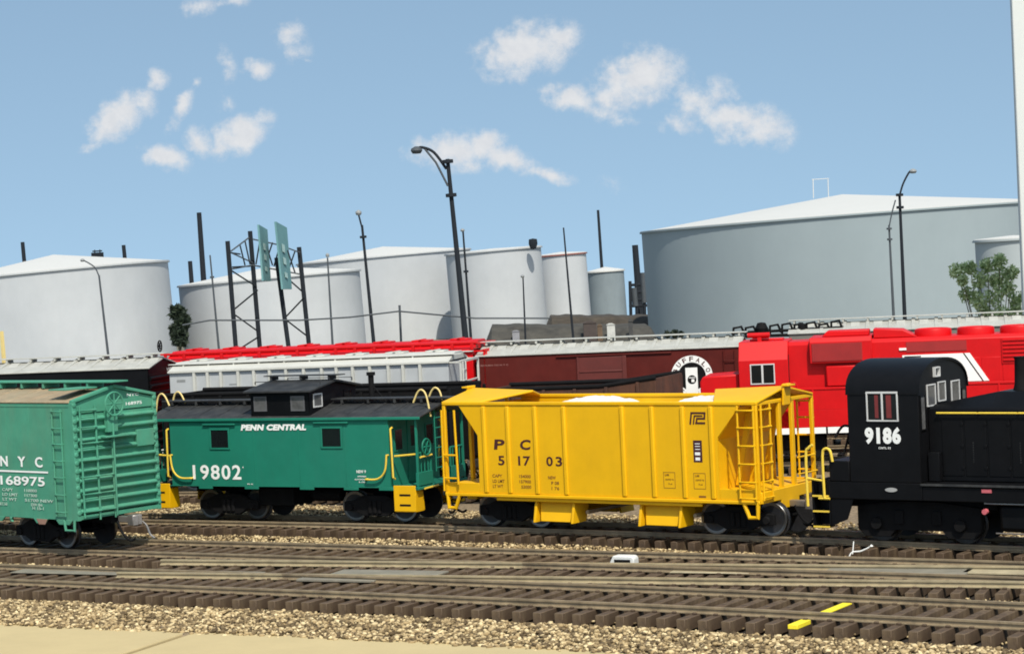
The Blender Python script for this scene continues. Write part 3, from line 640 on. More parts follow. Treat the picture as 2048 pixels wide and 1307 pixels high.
        for s in (-1, 1):
            b = MB(); xs, xt = xe+sx*.10, xe+sx*.86
            b.box(*sorted((xs, xt)), s*W-.02, s*W+.02, .40, zb+.05)
            b.prism([(s*W, .40), (s*(W-.50), .40), (s*(W-.42), zb), (s*W, zb)], 'x', *sorted((xt, xt-sx*.04)))
            b.prism([(s*W, .40), (s*(W-.50), .40), (s*(W-.42), zb), (s*W, zb)], 'x', *sorted((xs, xs+sx*.04)))
            b.box(*sorted((xs, xt)), *sorted((s*W, s*(W-.45))), .38, .43)
            o = b.build('step_box', YEL, R_, bevel=.012)
            if s < 0:
                b = MB()
                for z in (.56, .86): b.box(*sorted((xs+sx*.2, xt-sx*.18)), -W-.026, -W-.021, z, z+.06)
                b.build('step_slot', BLKM, o)
            b = MB(); b.tube(bez((xe-sx*.04, s*(W+.10), 2.10), (xe-sx*.12, s*(W+.10), 1.62), (xe-sx*.38, s*(W+.10), 1.38), (xe-sx*.80, s*(W+.10), 1.36), (xe-sx*.80, s*W, 1.36), n=5), .03, 8); b.tube([(xe-sx*.04, s*(W+.10), 2.08), (xe-sx*.04, s*W, 2.08)], .03, 6); b.build('grab_iron', YELH, R_)
            b = MB(); b.tube([(xe+sx*.10, s*(W-.06), 2.90), (xe+sx*.10, s*(W+.04), 2.86), (xe+sx*.12, s*(W+.04), 1.42), (xe+sx*.12, s*(W-.06), 1.36)], .032, 6); b.build('grab_iron', YELH, R_)
        for pq in ([(xe+sx*.12, -W+.1, 2.04), (xo-sx*.1, -W+.12, 2.10)], [(xo-sx*.0, -1.3, 2.0), (xo, -.62, 2.02)], [(xo+sx*.05, -1.2, 1.06), (xo+sx*.05, -.4, 1.08)]): b = MB(); b.tube(pq, .03, 6); b.build('safety_bar', YELH, R_)
        coupler(R_, xo, sx)
    # writing
    Y = -W-.009; b = MB()
    lettering(b, 'PENN CENTRAL', -1.45, .97, 2.84, 3.03, Y-.006, bold=.06, slant=.25, spacing=1.08); b.build('lettering', LETW, R_, smooth=False); b = MB()
    lettering(b, '19802', -3.37, -1.52, 1.31, 1.77, Y, bold=.018, spacing=1.15)
    b.build('car_number', LETW, R_, smooth=False)
    for t, a, c, z0, z1 in (('NEW 9', 2.72, 3.05, 1.54, 1.63), ('49900', 2.74, 3.05, 1.42, 1.46), ('ALTOONA PA', 2.64, 3.1, 1.33, 1.37), ('3-70', 2.78, 3.0, 1.25, 1.29), ('PC 41', -1.30, -1.1, 1.16, 1.20), ('.', -1.46, -1.42, 1.68, 1.72)): b = MB(); lettering(b, t, a, c, z0, z1, Y); b.build('data_print', LETW, R_, smooth=False)
    truck(R_, -2.35, 1.75); truck(R_, 3.05, 1.75)
    b = MB(); b.box(-1.3, .0, -.9, .3, .45, 1.0); b.tube([(.5, -.4, .75), (1.5, -.4, .75)], .2, 12); b.box(-4.2, 3.9, -.2, .2, .8, 1.1); b.build('underframe', BLKM, R_, bevel=.02)
caboose()

# ------------------------------------------------------------------ pale green boxcar
def end_ribs(b, xe, w, z0, z1, n, dep=.09):
    """corrugated end: rounded horizontal ribs across +x face at xe"""
    prs = [(xe-.06, z0)]; st = (z1-z0)/n
    for i in range(n):
        zc = z0+i*st
        for t, d in ((.06, 0), (.20, .8), (.34, 1), (.46, 1), (.54, .6), (.62, .0), (.90, 0)): prs.append((xe+dep*d, zc+st*t))
    prs += [(xe-.06, z1)]
    b.prism(prs, 'y', -w, w)
def green_boxcar():
    h = rad(-3.76); W = 1.55
    # corner (near, right end) given; local origin at right end middle
    ox = -12.39 - sin(h)*W; oy = -9.33 + cos(h)*W
    R_ = thing('boxcar', 'faded pale green boxcar with ribbed end and dusty tan roof, lettered N Y C 168975', 'boxcar', (ox, oy, 0), -3.76)
    L = 12.4; zb, ze = .95, 4.25
    b = MB(); b.box(-L, -.10, -W, W, zb, ze)
    for xr in np.arange(-L+1, -.8, 1.05): b.box(xr-.012, xr+.012, -W-.006, -W, zb+.05, ze-.1)
    b.box(-L, -.1, -W-.012, -W, ze-.10, ze)
    b.build('body', GRN2, R_, bevel=.02)
    b = MB()
    for x0, x1 in ((-3.75, -3.25), (-3.05, -2.9), (-1.95, -1.30), (-.95, -.2)): b.prism([(x0, zb), (x1, zb), (x1-.15, zb-.14), (x0+.15, zb-.14)], 'y', -W-.01, -W+.05)
    b.build('side_sill', GRN2, R_, bevel=.01)
    b = MB(); b.prism([(-1.80, zb-.005), (-1.30, zb-.005), (-1.42, zb-.16), (-1.70, zb-.16)], 'y', -W-.018, -W-.011); b.build('rust_patch', mat('faded_rust', (.26, .15, .11), .8, .15), R_)
    # end
    b = MB(); end_ribs(b, -.05, W-.12, zb+.12, 3.95, 10, .13)
    b.prism([(-W+.12, 3.95), (W-.12, 3.95), (W-.12, ze), (0, ze+.34), (-W+.12, ze)], 'x', -.10, -.02)
    b.box(-.1, .02, -W+.12, W-.12, zb, zb+.12)
    b.build('ribbed_end', GRN2, R_, bevel=.01)
    for s in (-1, 1):
        b = MB(); b.box(-.16, .03, s*(W-.06)-.07, s*(W-.06)+.075, zb-.02, ze+.02)
        for i in range(14):
            z = zb+.2+i*.235; b.lathe([(.085, 0.025), (.07, .05), (0, .065)], (.0, s*(W-.06), z), 'x', 10)
        b.build('corner_post', GRN2, R_, bevel=.015)
    b = MB(); b.prism([(-W, ze), (-W, ze+.09), (0, ze+.44), (W, ze+.09), (W, ze), (0, ze+.34)], 'x', -.10, .05); b.build('roof_end_cap', GRN2, R_, bevel=.015)
    b = MB(); b.prism([(-W-.03, ze+.01), (-W-.03, ze+.05), (0, ze+.36), (W+.03, ze+.05), (W+.03, ze+.01), (0, ze+.28)], 'x', -L, -.11)
    for i in range(11):
        xr = -.9-i*1.05; b.prism([(-W, ze+.06), (0, ze+.385), (W, ze+.06), (0, ze+.30)], 'x', xr-.04, xr+.04)
    b.build('roof', RUSTROOF, R_, bevel=.01)
    b = MB(); b.box(-L-.2, .28, -.32, .32, ze+.50, ze+.545)
    for xr in np.arange(-11.8, .2, 1.0): b.box(xr-.04, xr+.04, -.3, .3, ze+.34, ze+.50)
    b.build('running_board', GRN2, R_, bevel=.008)
    b = MB(); b.box(-1.05, -.30, -W+.05, -.34, ze+.36, ze+.40); q = b.build('side_running_board', GRN2, R_, bevel=.006); 
    # ladders
    zs = [4.03, 3.55, 3.10, 2.62, 2.15, 1.66, 1.17]
    b = MB(); ladder(b, -.84, -.45, -W, zs, 1.05, 4.1, .024, out=.08); b.build('ladder', GRN2, R_)
    b = MB(); ladder(b, -1.34, -.78, .0, zs, 1.0, 4.15, .03, 'y', out=.14); b.build('ladder', GRN2, R_)
    b = MB(); ladder(b, -.78, -.22, .0, [3.1, 2.62, 2.15, 1.66, 1.17], .9, 3.5, .026, 'y', out=.14); b.build('ladder', GRN2, R_)
    b = MB(); b.tube([(-.55, -W-.02, zb), (-.50, -W-.02, .66), (-.12, -W-.02, .66), (-.10, -W-.02, zb)], .04, 8); b.build('step', GRN2, R_)
    # brake gear
    handwheel(R_, (.30, -.25, 4.15), .33, 'x', GRN2, 8)
    b = MB(); b.box(.02, .18, -.42, -.05, 3.35, 3.95); b.tube([(.2, -.25, 3.6), (.2, -.25, .95)], .03, 6); b.box(.02, .3, -.62, .38, 3.20, 3.25); b.build('brake_housing', GRN2, R_, bevel=.01)
    b = MB(); b.box(.01, .09, .72, 1.36, 2.84, 3.32); b.build('route_board', GRN2, R_, bevel=.008)
    b = MB(); b.box(.06, .16, .15, .35, .75, 3.1) if False else None
    # writing
    Y = -W-.013; b = MB()
    for t, a, c in (('N', -3.32, -2.98), ('Y', -2.52, -2.16), ('C', -1.73, -1.40)): b = MB(); lettering(b, t, a, c, 2.42, 2.72, Y, bold=.025); b.build('lettering', LETW, R_, smooth=False)
    b = MB(); b.box(-3.42, -1.17, Y-.005, Y, 2.26, 2.31); b.build('stripe', LETW, R_); b = MB(); lettering(b, '168975', -3.36, -1.34, 1.88, 2.15, Y, bold=.015)
    b.build('car_number', LETW, R_, smooth=False)
    b = MB()
    for t, a, c, z in (('CAPY', -3.3, -2.8, 1.70), ('LD LMT', -3.3, -2.6, 1.56), ('LT WT', -3.3, -2.65, 1.42), ('110000', -2.28, -1.72, 1.70), ('117300', -2.28, -1.72, 1.56), ('51700 NEW', -2.28, -1.0, 1.42), ('BLT 2-65', -3.45, -3.1, 1.28), ('EXW 10-6', -2.0, -1.5, 1.30), ('H 15-1', -1.95, -1.45, 1.20)):
        b = MB(); lettering(b, t, a, c, z, z+.085, Y); b.build('data_print', FINEW, R_, smooth=False)
    b = MB(); lettering(b, 'NYC', .50, .95, 4.30, 4.38, -.019, '+x', th=.005); lettering(b, '168975', .45, 1.05, 4.05, 4.14, -.019, '+x', th=.005); b.build('end_lettering', LETW, R_, smooth=False)
    truck(R_, -2.35); truck(R_, -10.2)
    coupler(R_, .0, 1)
    b = MB(); b.box(-L+.3, -.1, -.25, .25, .72, .98); b.build('underframe', BLKM, R_)
    b = MB(); b.tube(bez((.35, .35, .80), (.62, .42, .62), (.75, .45, .35), (.88, .5, .24)), .03); b.build('glad_hand', COUP, R_)
green_boxcar()

# ------------------------------------------------------------------ black switcher
def switcher():
    R_ = thing('switcher_locomotive', 'black end cab switcher locomotive with yellow handrails, numbered 9186', 'locomotive', (9.0, 0.02, 0), 0)
    W = 1.52; zw = 1.60
    def arch(w, z0, zs, zp, n=18):
        p = [(-w, z0)]
        for i in range(n+1):
            a = pi-pi*i/n; p.append((w*cos(a), zs+(zp-zs)*sin(a)**.8))
        p.append((w, z0)); return p
    b = MB(); b.prism(arch(W, zw, 3.86, 4.66), 'x', -1.20, .78); b.build('cab', BLK, R_, bevel=.02)
    b = MB(); pr = arch(W+.02, 3.84, 3.86, 4.69); inner = arch(W-.0, 3.84, 3.86, 4.62)
    b.prism([p for p in pr], 'x', -1.26, .86) if False else None
    # roof skin as a thin arched shell
    n = len(pr); vs = []
    for x in (-1.23, .82):
        vs += [(x, p[0], p[1]) for p in pr] + [(x, p[0], p[1]) for p in inner]
    fs = []
    for i in range(n-1):
        fs += [(i, i+1, 2*n+i+1, 2*n+i), (n+i, 3*n+i, 3*n+i+1, n+i+1), (i, n+i, n+i+1, i+1), (2*n+i, 2*n+i+1, 3*n+i+1, 3*n+i)]
    fs += [(0, 2*n, 3*n, n), (n-1, 2*n-1, 4*n-1, 3*n-1)]
    b = MB(); b.add(vs, fs); b.build('cab_roof', BLK, R_)
    # side window
    f = MB(); a, c, z0, z1 = -.62, .20, 3.20, 3.88; Y = -W
    for q in ((a-.03, c+.03, z0-.04, z0), (a-.03, c+.03, z1, z1+.04), (a-.03, a+.01, z0, z1), (c-.01, c+.03, z0, z1), (-.235, -.185, z0, z1)): f.box(q[0], q[1], Y-.035, Y, q[2], q[3])
    f = f.build('window', WFRAME, R_, bevel=.006); g = MB(); g.box(a, c, Y-.012, Y-.002, z0, z1); g.build('pane', GLASS, f)
    g = MB(); g.box(a+.20, a+.30, Y-.016, Y-.013, z0+.05, z1-.05); g.box(c-.30, c-.16, Y-.016, Y-.013, z0+.05, z1-.05); g.build('curtain', mat('curtain_red', (.16, .02, .02), .7), f)
    # end windows facing the hood
    for (y0, y1, z0, z1) in ((-1.40, -1.16, 2.95, 3.78), (-.98, -.52, 3.52, 4.02), (-.30, .10, 3.60, 4.05), (.52, .98, 3.52, 4.02), (1.16, 1.40, 2.95, 3.78)):
        f = MB()
        for q in ((y0-.03, y1+.03, z0-.03, z0), (y0-.03, y1+.03, z1, z1+.03), (y0-.03, y0, z0, z1), (y1, y1+.03, z0, z1)): f.box(.78, .81, *q)
        f = f.build('window', WFRAME if abs(y0) < 1.1 else BLK, R_); g = MB(); g.box(.781, .79, y0, y1, z0, z1); g.build('pane', GLASSL, f)
    f = MB()
    for q in ((-.58, -.28, 4.22, 4.25), (-.58, -.28, 4.44, 4.47), (-.58, -.55, 4.25, 4.44), (-.31, -.28, 4.25, 4.44)): f.box(.78, .86, *q)
    f.build('number_board', WFRAME, R_)
    # hood
    HW = .98; hx = 8.4
    b = MB(); sec = []
    for (x_, zt_) in ((.782, 3.52), (2.5, 3.84), (hx, 3.84)): sec += [(x_, -HW, zw), (x_, -HW, 3.44), (x_, -.55, zt_), (x_, .55, zt_), (x_, HW, 3.44), (x_, HW, zw)]
    fs = [tuple(range(6)), tuple(range(12, 18))]
    for k_ in (0, 6): fs += [(k_+i, k_+(i+1) % 6, k_+(i+1) % 6+6, k_+i+6) for i in range(6)]
    b.add(sec, fs)
    hood = b.build('hood', BLK, R_, bevel=.03)
    b = MB()
    for i in range(9):
        xr = 1.15+i*.62
        b.box(xr, xr+.56, -HW-.018, -HW, 1.75, 3.20)
        for z in (1.95, 2.5, 3.05): b.box(xr+.5, xr+.58, -HW-.035, -HW-.0185, z-.04, z+.04)
    d = b.build('hood_door', BLK, R_, bevel=.008)
    b = MB()
    for i in range(9):
        xr = 1.15+i*.62
        if i % 2:
            for k in range(9): b.box(xr+.2, xr+.23, -HW-.024, -HW-.0185, 2.1+k*.06, 2.125+k*.06)
    b.build('louvre', ROOFB, R_)
    b = MB(); b.box(.83, 1.13, -HW-.20, -HW+.0, 1.62, 2.35); b.build('battery_box', BLK, R_, bevel=.01)
    b = MB(); b.tube([(1.06, -HW-.09, 3.34), (2.15, -HW-.09, 3.34)], .026, 6); b.tube([(2.2, -HW-.09, 3.34), (3.2, -HW-.09, 3.34)], .026, 6); b.tube([(3.25, -HW-.09, 3.34), (7.5, -HW-.09, 3.34)], .026, 6)
    for x in (1.1, 2.17, 3.22, 4.5): b.tube([(x, -HW-.09, 3.34), (x, -HW, 3.34)], .02, 5)
    b.build('hood_handrail', YELH, R_)
    b = MB(); b.lathe([(.0, 3.7), (.22, 3.7), (.20, 3.85), (.16, 4.0), (.14, 4.60), (.17, 4.68), (0, 4.68)], (2.9, 0, 0), 'z', 20); b.build('exhaust_stack', BLKM, R_)
    # walkway, frame, platform
    b = MB(); b.box(.785, hx+.6, -W-.02, W+.02, 1.52, 1.598); b.build('walkway', BLK, R_, bevel=.01)
    b = MB(); b.box(.76, hx+.6, -W-.035, -W-.021, 1.545, 1.60); b.build('walkway_edge', ROOFB, R_)
    b = MB(); b.box(-1.9, .78, -W+.004, W-.004, 1.16, 1.598); b.box(.781, hx+.5, -W+.02, W-.02, 1.16, 1.519); b.prism([(-1.25, .62), (-1.25, 1.16), (-2.0, 1.16)], 'y', -W+.04, W-.04) if False else None
    b.build('frame', BLK, R_, bevel=.015)
    b = MB(); b.box(-1.80, -1.21, -W+.01, W-.01, 1.60, 2.14); b.build('rear_locker', BLK, R_, bevel=.03)
    b = MB(); b.box(-1.6, -1.2, -.6, -.2, 2.142, 2.22); b.tube(bez((-1.75, -1.2, 2.7), (-1.55, -1.1, 3.0), (-1.22, -1.1, 2.95)), .035); b.tube([(-1.45, -1.3, 2.3), (-1.28, -1.3, 2.85)], .03, 6); b.build('pipework', BLKM, R_)
    # steps
    for s in (-1, 1):
        b = MB(); b.box(-2.32, -2.27, s*W-.45*(s > 0), s*W+.45*(s < 0), .38, 1.65); b.box(-1.84, -1.80, s*W-.45*(s > 0), s*W+.45*(s < 0), .45, 1.65)
        for z in (.42, .82, 1.22): b.box(-2.27, -1.84, *sorted((s*W, s*(W-.32))), z-.02, z+.02)
        b.box(-2.27, -1.84, *sorted((s*(W-.33), s*(W-.36))), .44, 1.6)
        st = b.build('step_well', BLK, R_, bevel=.006)
        b = MB()
        for z in (.42, .82, 1.22): b.box(-2.30, -1.83, *sorted((s*(W+.002), s*(W+.022))), z-.022, z+.022)
        b.build('step_edge', YELH, st)
    b = MB(); b.tube(bez((-2.42, -W-.05, .95), (-2.42, -W-.05, 2.25), (-2.34, -W-.05, 2.46), (-2.22, -W-.04, 2.55), n=5), .038, 8); b.tube([(-2.42, -W-.05, 1.68), (-1.95, -W-.05, 1.62)], .03, 6); b.build('handrail', YELH, R_)
    b = MB(); b.tube(bez((-1.93, -W-.05, 1.16), (-1.94, -W-.05, 2.25), (-1.86, -W-.05, 2.45), (-1.72, -W-.05, 2.40), (-1.66, -W-.05, 2.12), n=5), .036, 8); b.tube([(-2.1, -W-.05, 1.16), (-1.78, -W-.05, 1.16)], .03, 6); b.build('handrail', YELH, R_)
    b = MB(); b.tube([(-2.3, .9, 1.6), (-2.3, .9, 2.45), (-2.3, 1.45, 2.5), (-2.3, 1.45, .9)], .036, 8); b.build('handrail', YELH, R_)
    # end plate + coupler
    b = MB(); b.box(-2.36, -2.28, -W+.47, W-.47, .75, 1.6); b.build('pilot', BLK, R_, bevel=.01); coupler(R_, -2.36, -1)
    # underside
    b = MB(); b.box(2.7, 5.6, -1.30, 1.30, .40, 1.10); b.build('fuel_tank', BLK, R_, bevel=.12); b = MB(); b.tube([(2.4, -1.35, 1.3), (2.4, -1.38, 1.12), (3.6, -1.38, 1.12)], .03, 6); b.tube([(2.65, -1.35, .38), (3.6, -1.35, .38)], .02, 6); b.build('brake_pipe', COUP, R_)
    b = MB(); b.box(-1.5, 2.5, -.9, .9, .9, 1.2); b.build('bolster', BLKM, R_)
    b = MB(); b.prism([(-1.79, 1.155), (-1.79, .45), (-1.35, .62), (-1.15, 1.155)], 'y', -W+.03, -W+.08); b.build('step_bracket', BLK, R_)
    truck(R_, .45, 2.3, .50, loco=True); truck(R_, 6.9, 2.3, .5, loco=True)
    b = MB(); b.prism([(-.06+.16*cos(2*pi*i/20)*1.05, 1.42+.055*sin(2*pi*i/20)) for i in range(20)], 'y', -W-.012, -W+.03); b.build('builder_plate', mat('silver_plate', (.35, .35, .34), .4), R_)
    b = MB(); b.box(2.38, 2.64, -W-.0, -W+.018, 1.40, 1.49); b.lathe([(0, -W-.02), (.07, -W-.02), (.07, -W+.1), (0, -W+.1)], (2.44, 0, .93), 'y', 12); b.build('red_marker', mat('pink_red', (.55, .12, .14), .5), R_)
    Y = -W-.003; b = MB(); lettering(b, '9186', -.73, .27, 2.58, 3.02, Y, bold=.055, th=.01, spacing=1.12); lettering(b, 'CNTL 52', -.36, -.02, 2.46, 2.51, Y); b.build('lettering', LETW, R_, smooth=False)
switcher()

# ------------------------------------------------------------------ rear rows
H2 = 24; h2 = rad(H2)
def on_row(px, py, along, half):
    """centre-line point of a car whose near side plane passes px,py with heading H2"""
    return (px+cos(h2)*along-sin(h2)*half, py+sin(h2)*along+cos(h2)*half, 0)
P2 = (-3.9, 17.0); P3 = (-5.8, 21.2); P4 = (-8.0, 27.0)
for P_, nm in ((P2, 'track under the white hopper and red locomotive'), (P3, 'track under the red hopper and maroon boxcar'), (P4, 'rearmost track under the grey roofed car')):
    c = on_row(*P_, 0, 1.55)
    T = np.array([(c[0]+t*cos(h2), c[1]+t*sin(h2)) for t in np.linspace(-34, 24, 60)])
    track(T, nm, 'tracks under the rear trains')

def covered_hopper(P_, x0, x1, zb, ze, pk, m, label, ribs, hatchn, letter=True, rimbox=False, side=None):
    L = x1-x0; W = 1.55; c = on_row(*P_, (x0+x1)/2, W); R_ = thing('covered_hopper', label, 'hopper car', c, H2)
    o = -(x0+x1)/2; a, e = x0+o, x1+o
    b = MB(); b.prism([(a+.9, 1.2), (e-.9, 1.2), (e, 2.6), (e, ze), (a, ze), (a, 2.6)], 'y', -W, W); b.build('body', side or m, R_, bevel=.015)
    b = MB()
    for r in ribs: b.prism([(r+o-.05, -W-.09), (r+o+.05, -W-.09), (r+o+.07, -W), (r+o-.07, -W)], 'z', 1.2, ze-.03)
    b.build('side_rib', m, R_)
    b = MB(); b.box(a-.05, e+.05, -W-.10, -W+.02, ze-.03, ze+.05); b.box(a-.05, e+.05, W-.02, W+.10, ze-.03, ze+.05); b.build('top_rail', m, R_, bevel=.012)
    b = MB(); b.prism([(-W-.05, ze+.052), (-.6, ze+pk), (.6, ze+pk), (W+.05, ze+.052)], 'x', a-.05, e+.05); rf = b.build('roof', m, R_, bevel=.015)
    if rimbox:
        b = MB(); nb = int(L/.78)
        b.box(a-.2, e+.2, -W-.12, -W-.02, ze+.30, ze+.37)
        for i in range(nb+1): xx = a+i*L/nb; b.box(xx-.06, xx+.06, -W-.12, -W-.02, ze+.05, ze+.30)
        b.build('rack', m, R_, bevel=.01)
    nh = hatchn
    for i in range(nh):
        xx = a+(i+.5)*L/nh; b = MB(); b.box(xx-.36, xx+.36, -.42, .42, ze+pk, ze+pk+.06); b.box(xx-.05, xx+.05, -.50, .50, ze+pk+.062, ze+pk+.09); b.build('roof_hatch', m, R_, bevel=.02)
    b = MB(); b.box(a-.2, e+.4, -1.12, -.82, ze+.26, ze+.29); 
    for i in range(int(L)): b.box(a+.4+i-.03, a+.4+i+.03, -1.1, -.84, ze+.05, ze+.26)
    b.build('running_board', m, R_, bevel=.006); b = MB(); b.box(a-.2, e+.4, .82, 1.12, ze+.26, ze+.29)
    for i in range(int(L)): b.box(a+.4+i-.03, a+.4+i+.03, .84, 1.1, ze+.05, ze+.26)
    b.build('running_board', m, R_, bevel=.006)
    b = MB(); ladder(b, -1.45, -1.0, e+.5, [1.4+.4*i for i in range(7)], 1.2, ze, .025, 'y', out=.06)
    b.box(e+.42, e+.50, -W, -W+.1, 1.1, ze); b.box(e+.42, e+.50, W-.1, W, 1.1, ze); b.box(e+.40, e+.50, -W, W, ze-.04, ze+.05); b.box(e, e+.5, -W, -W+.08, ze-.05, ze+.02); b.box(e, e+.5, W-.08, W, ze-.05, ze+.02)
    for z in (3.3, 2.6): b.box(e+.40, e+.46, -W, W, z, z+.06)
    b.box(a-.5, e+.5, -W+.05, W-.05, 1.05, 1.2)
    b.build('end_cage', m, R_, bevel=.01)
    if letter:
        b = MB(); lettering(b, '1', 0, .01, 0, .01, 0) if False else None
        b.box(a+.28, a+.62, -W-.006, -W, 3.72, 3.82); b.box(a+2.35, a+2.75, -W-.006, -W, 3.55, 3.60); b.build('small_plate', mat('grey_stencil', (.22, .23, .23), .6), R_)
    truck(R_, a+1.5); truck(R_, e-1.5); coupler(R_, e+.5, 1); coupler(R_, a-.5, -1)
    return R_
covered_hopper(P2, -23.2, -12.35, 1.2, 4.10, .34, OFFW, 'white covered hopper car behind the caboose', (-22.21, -21.68, -21.15, -20.47, -19.85, -19.23, -18.59, -17.9, -17.2, -16.63, -16.0, -15.34, -14.63, -14.07, -13.42), 7, side=mat('light_grey_side', (.40, .42, .43), .6, .05, 1.5))
r = covered_hopper(P3, -25.0, -12.4, 1.2, 4.30, .40, RED, 'bright red hopper car with a rack along its roof edge, behind the white hopper', np.arange(-24.6, -12.4, .9), 8, False, True)
handwheel(r, (-6.9, -.6, 4.95), .22, 'x', BLKM, 6)

def boxcar(P_, x0, x1, ze, m, roofm, label, w=1.55, door=None):
    W = w; L = x1-x0; c = on_row(*P_, (x0+x1)/2, W); R_ = thing('boxcar', label, 'boxcar', c, H2); o = -(x0+x1)/2; a, e = x0+o, x1+o
    b = MB(); b.box(a, e, -W, W, 1.0, ze); b.prism([(-W, ze), (W, ze), (0, ze+.30)], 'x', a, e)
    b.build('body', m, R_, bevel=.015)
    b = MB(); end_ribs(b, e+.012, W-.12, 1.1, ze-.2, 10, .07); b.build('ribbed_end', m, R_)
    b = MB(); b.prism([(-W-.06, ze+.0), (-W-.06, ze+.05), (0, ze+.38), (W+.06, ze+.05), (W+.06, ze), (0, ze+.32)], 'x', a-.05, e+.08)
    n = int(L/.9)
    for i in range(n):
        xx = a+(i+.5)*L/n
        b.prism([(-W-.05, ze+.056), (-.05, ze+.43), (.05, ze+.43), (W+.05, ze+.056), (0, ze+.34)], 'x', xx-.16, xx-.02)
        b.prism([(-1.30, ze+.06), (-.32, ze+.37), (-.32, ze+.30), (-1.30, ze+.03)], 'x', xx+.15, xx+.52)
    b.build('roof', roofm, R_, bevel=.012)
    b = MB(); b.box(a-.1, e+.2, -.3, .3, ze+.50, ze+.54)
    for i in range(int(L)+1): b.box(a+i+.1, a+i+.18, -.28, .28, ze+.38, ze+.50)
    b.build('running_board', roofm, R_, bevel=.006)
    truck(R_, a+2.2); truck(R_, e-2.2); coupler(R_, e, 1); coupler(R_, a, -1)
    return R_, a, e, o, W
# dark boxcar at the left
R_, a, e, o, W = boxcar(P2, -36.5, -24.05, 4.28, BLK, GROOF, 'black boxcar with pale corrugated roof at the left edge')
b = MB(); lettering(b, 'L N 97416', .25, 1.05, 4.12, 4.22, e+.09, '+x'); b.build('end_lettering', LETW, R_, smooth=False)
# maroon boxcar
R_, a, e, o, W = boxcar(P3, -12.25, -2.02, 4.05, MAR, GROOF, 'maroon boxcar with round black and white BUFFALO herald and grey roof')
b = MB(); x0, x1 = -8.24+o, -6.5+o
b.box(x0, x1, -W-.05, -W, 1.1, 3.88)
for z in (3.3, 2.4, 1.6): b.box(x0+.03, x1-.03, -W-.075, -W-.051, z, z+.06)
b.box(x0-.05, x0+.02, -W-.085, -W-.0, 1.1, 3.9); b.box(x1-.02, x1+.14, -W-.085, -W, 1.1, 3.9)
b.build('door', mat('maroon_door', (.105, .016, .011), .55, .1), R_, bevel=.01)
b = MB(); b.box(-9.1+o, -4.6+o, -W-.07, -W-.002, 3.92, 3.98); b.build('door_track', MAR, R_, bevel=.01)
b = MB(); ladder(b, -2.62+o, -2.20+o, -W, [1.3+.45*i for i in range(6)], 1.1, 3.95, .022, out=.07); b.build('ladder', MAR, R_)
hc = (-3.86+o, 3.0)
def disc(b, r0, r1, y, th, n=48):
    vs = []; fs = []
    for i in range(n):
        q = 2*pi*i/n
        for rr, yy in ((r0, y), (r1, y), (r1, y-th), (r0, y-th)): vs.append((hc[0]+rr*cos(q), yy, hc[1]+rr*sin(q)))
    for i in range(n):
        j = (i+1) % n
        for k in range(4): fs.append((i*4+k, i*4+(k+1) % 4, j*4+(k+1) % 4, j*4+k))
    b.add(vs, fs)
b = MB(); disc(b, .54, .80, -W-.002, .008); hr = b.build('herald', LETW, R_, smooth=False)
b = MB(); b.lathe([(0, -W-.009), (.54, -W-.009), (.54, -W-.002), (0, -W-.002)], (hc[0], 0, hc[1]), 'y', 40); b.build('herald_centre', BLKM, hr)
b = MB(); b.box(hc[0]-.24, hc[0]+.22, -W-.016, -W-.010, hc[1]-.66, hc[1]+.34); b.build('herald_sack', LETW, hr)
b = MB(); b.lathe([(0, -W-.021), (.17, -W-.021), (.17, -W-.0165), (0, -W-.0165)], (hc[0], 0, hc[1]-.12), 'y', 24); 
b.build('herald_seal', BLKM, hr)
b = MB(); b.box(hc[0]-.12, hc[0]+.12, -W-.024, -W-.0215, hc[1]-.06, hc[1]-.03); b.box(hc[0]-.02, hc[0]+.09, -W-.024, -W-.0215, hc[1]-.22, hc[1]-.10); b.build('herald_detail', LETW, hr)
def arc_text(b, txt, r, a0, a1, hh, ww, y, up=True):
    n = len(txt)
    for i, ch in enumerate(txt):
        if ch == ' ': continue
        q = rad(a0+(a1-a0)*(i/(n-1))); vs, fs = glyphs(ch, .02); mn, mx_ = vs.min(0), vs.max(0); u = (vs-mn)/(mx_-mn+1e-9)
        lx = (u[:, 0]-.5)*ww*(.35 if ch == 'I' else 1); lz = (u[:, 1]-.5)*hh; tx, tz = sin(q), -cos(q); rx, rz = cos(q), sin(q)
        if not up: tx, tz, rx_, rz_ = -tx, -tz, -rx, -rz
        else: rx_, rz_ = rx, rz
        b.add([(hc[0]+rx*r+lx[k]*tx+lz[k]*rx_, y-u[k, 2]*.004, hc[1]+rz*r+lx[k]*tz+lz[k]*rz_) for k in range(len(vs))], fs)
b = MB(); arc_text(b, 'BUFFALO', .67, 160, 20, .18, .15, -W-.011); arc_text(b, 'CREEK', .67, 235, 305, .15, .11, -W-.011, False); b.build('herald_lettering', LETD, hr, smooth=False)
b = MB(); lettering(b, 'RETURN TO N Y C', -12.1+o, -11.0+o, 3.68, 3.74, -W-.002); b.build('data_print', mat('faded_pink_print', (.3, .14, .12), .7), R_, smooth=False)
# far grey roofed boxcar
boxcar(P4, -.9, 12.0, 4.22, mat('dull_grey_side', (.16, .15, .13), .6), GROOF, 'boxcar with a grey roof, only its roof seen behind the red locomotive')
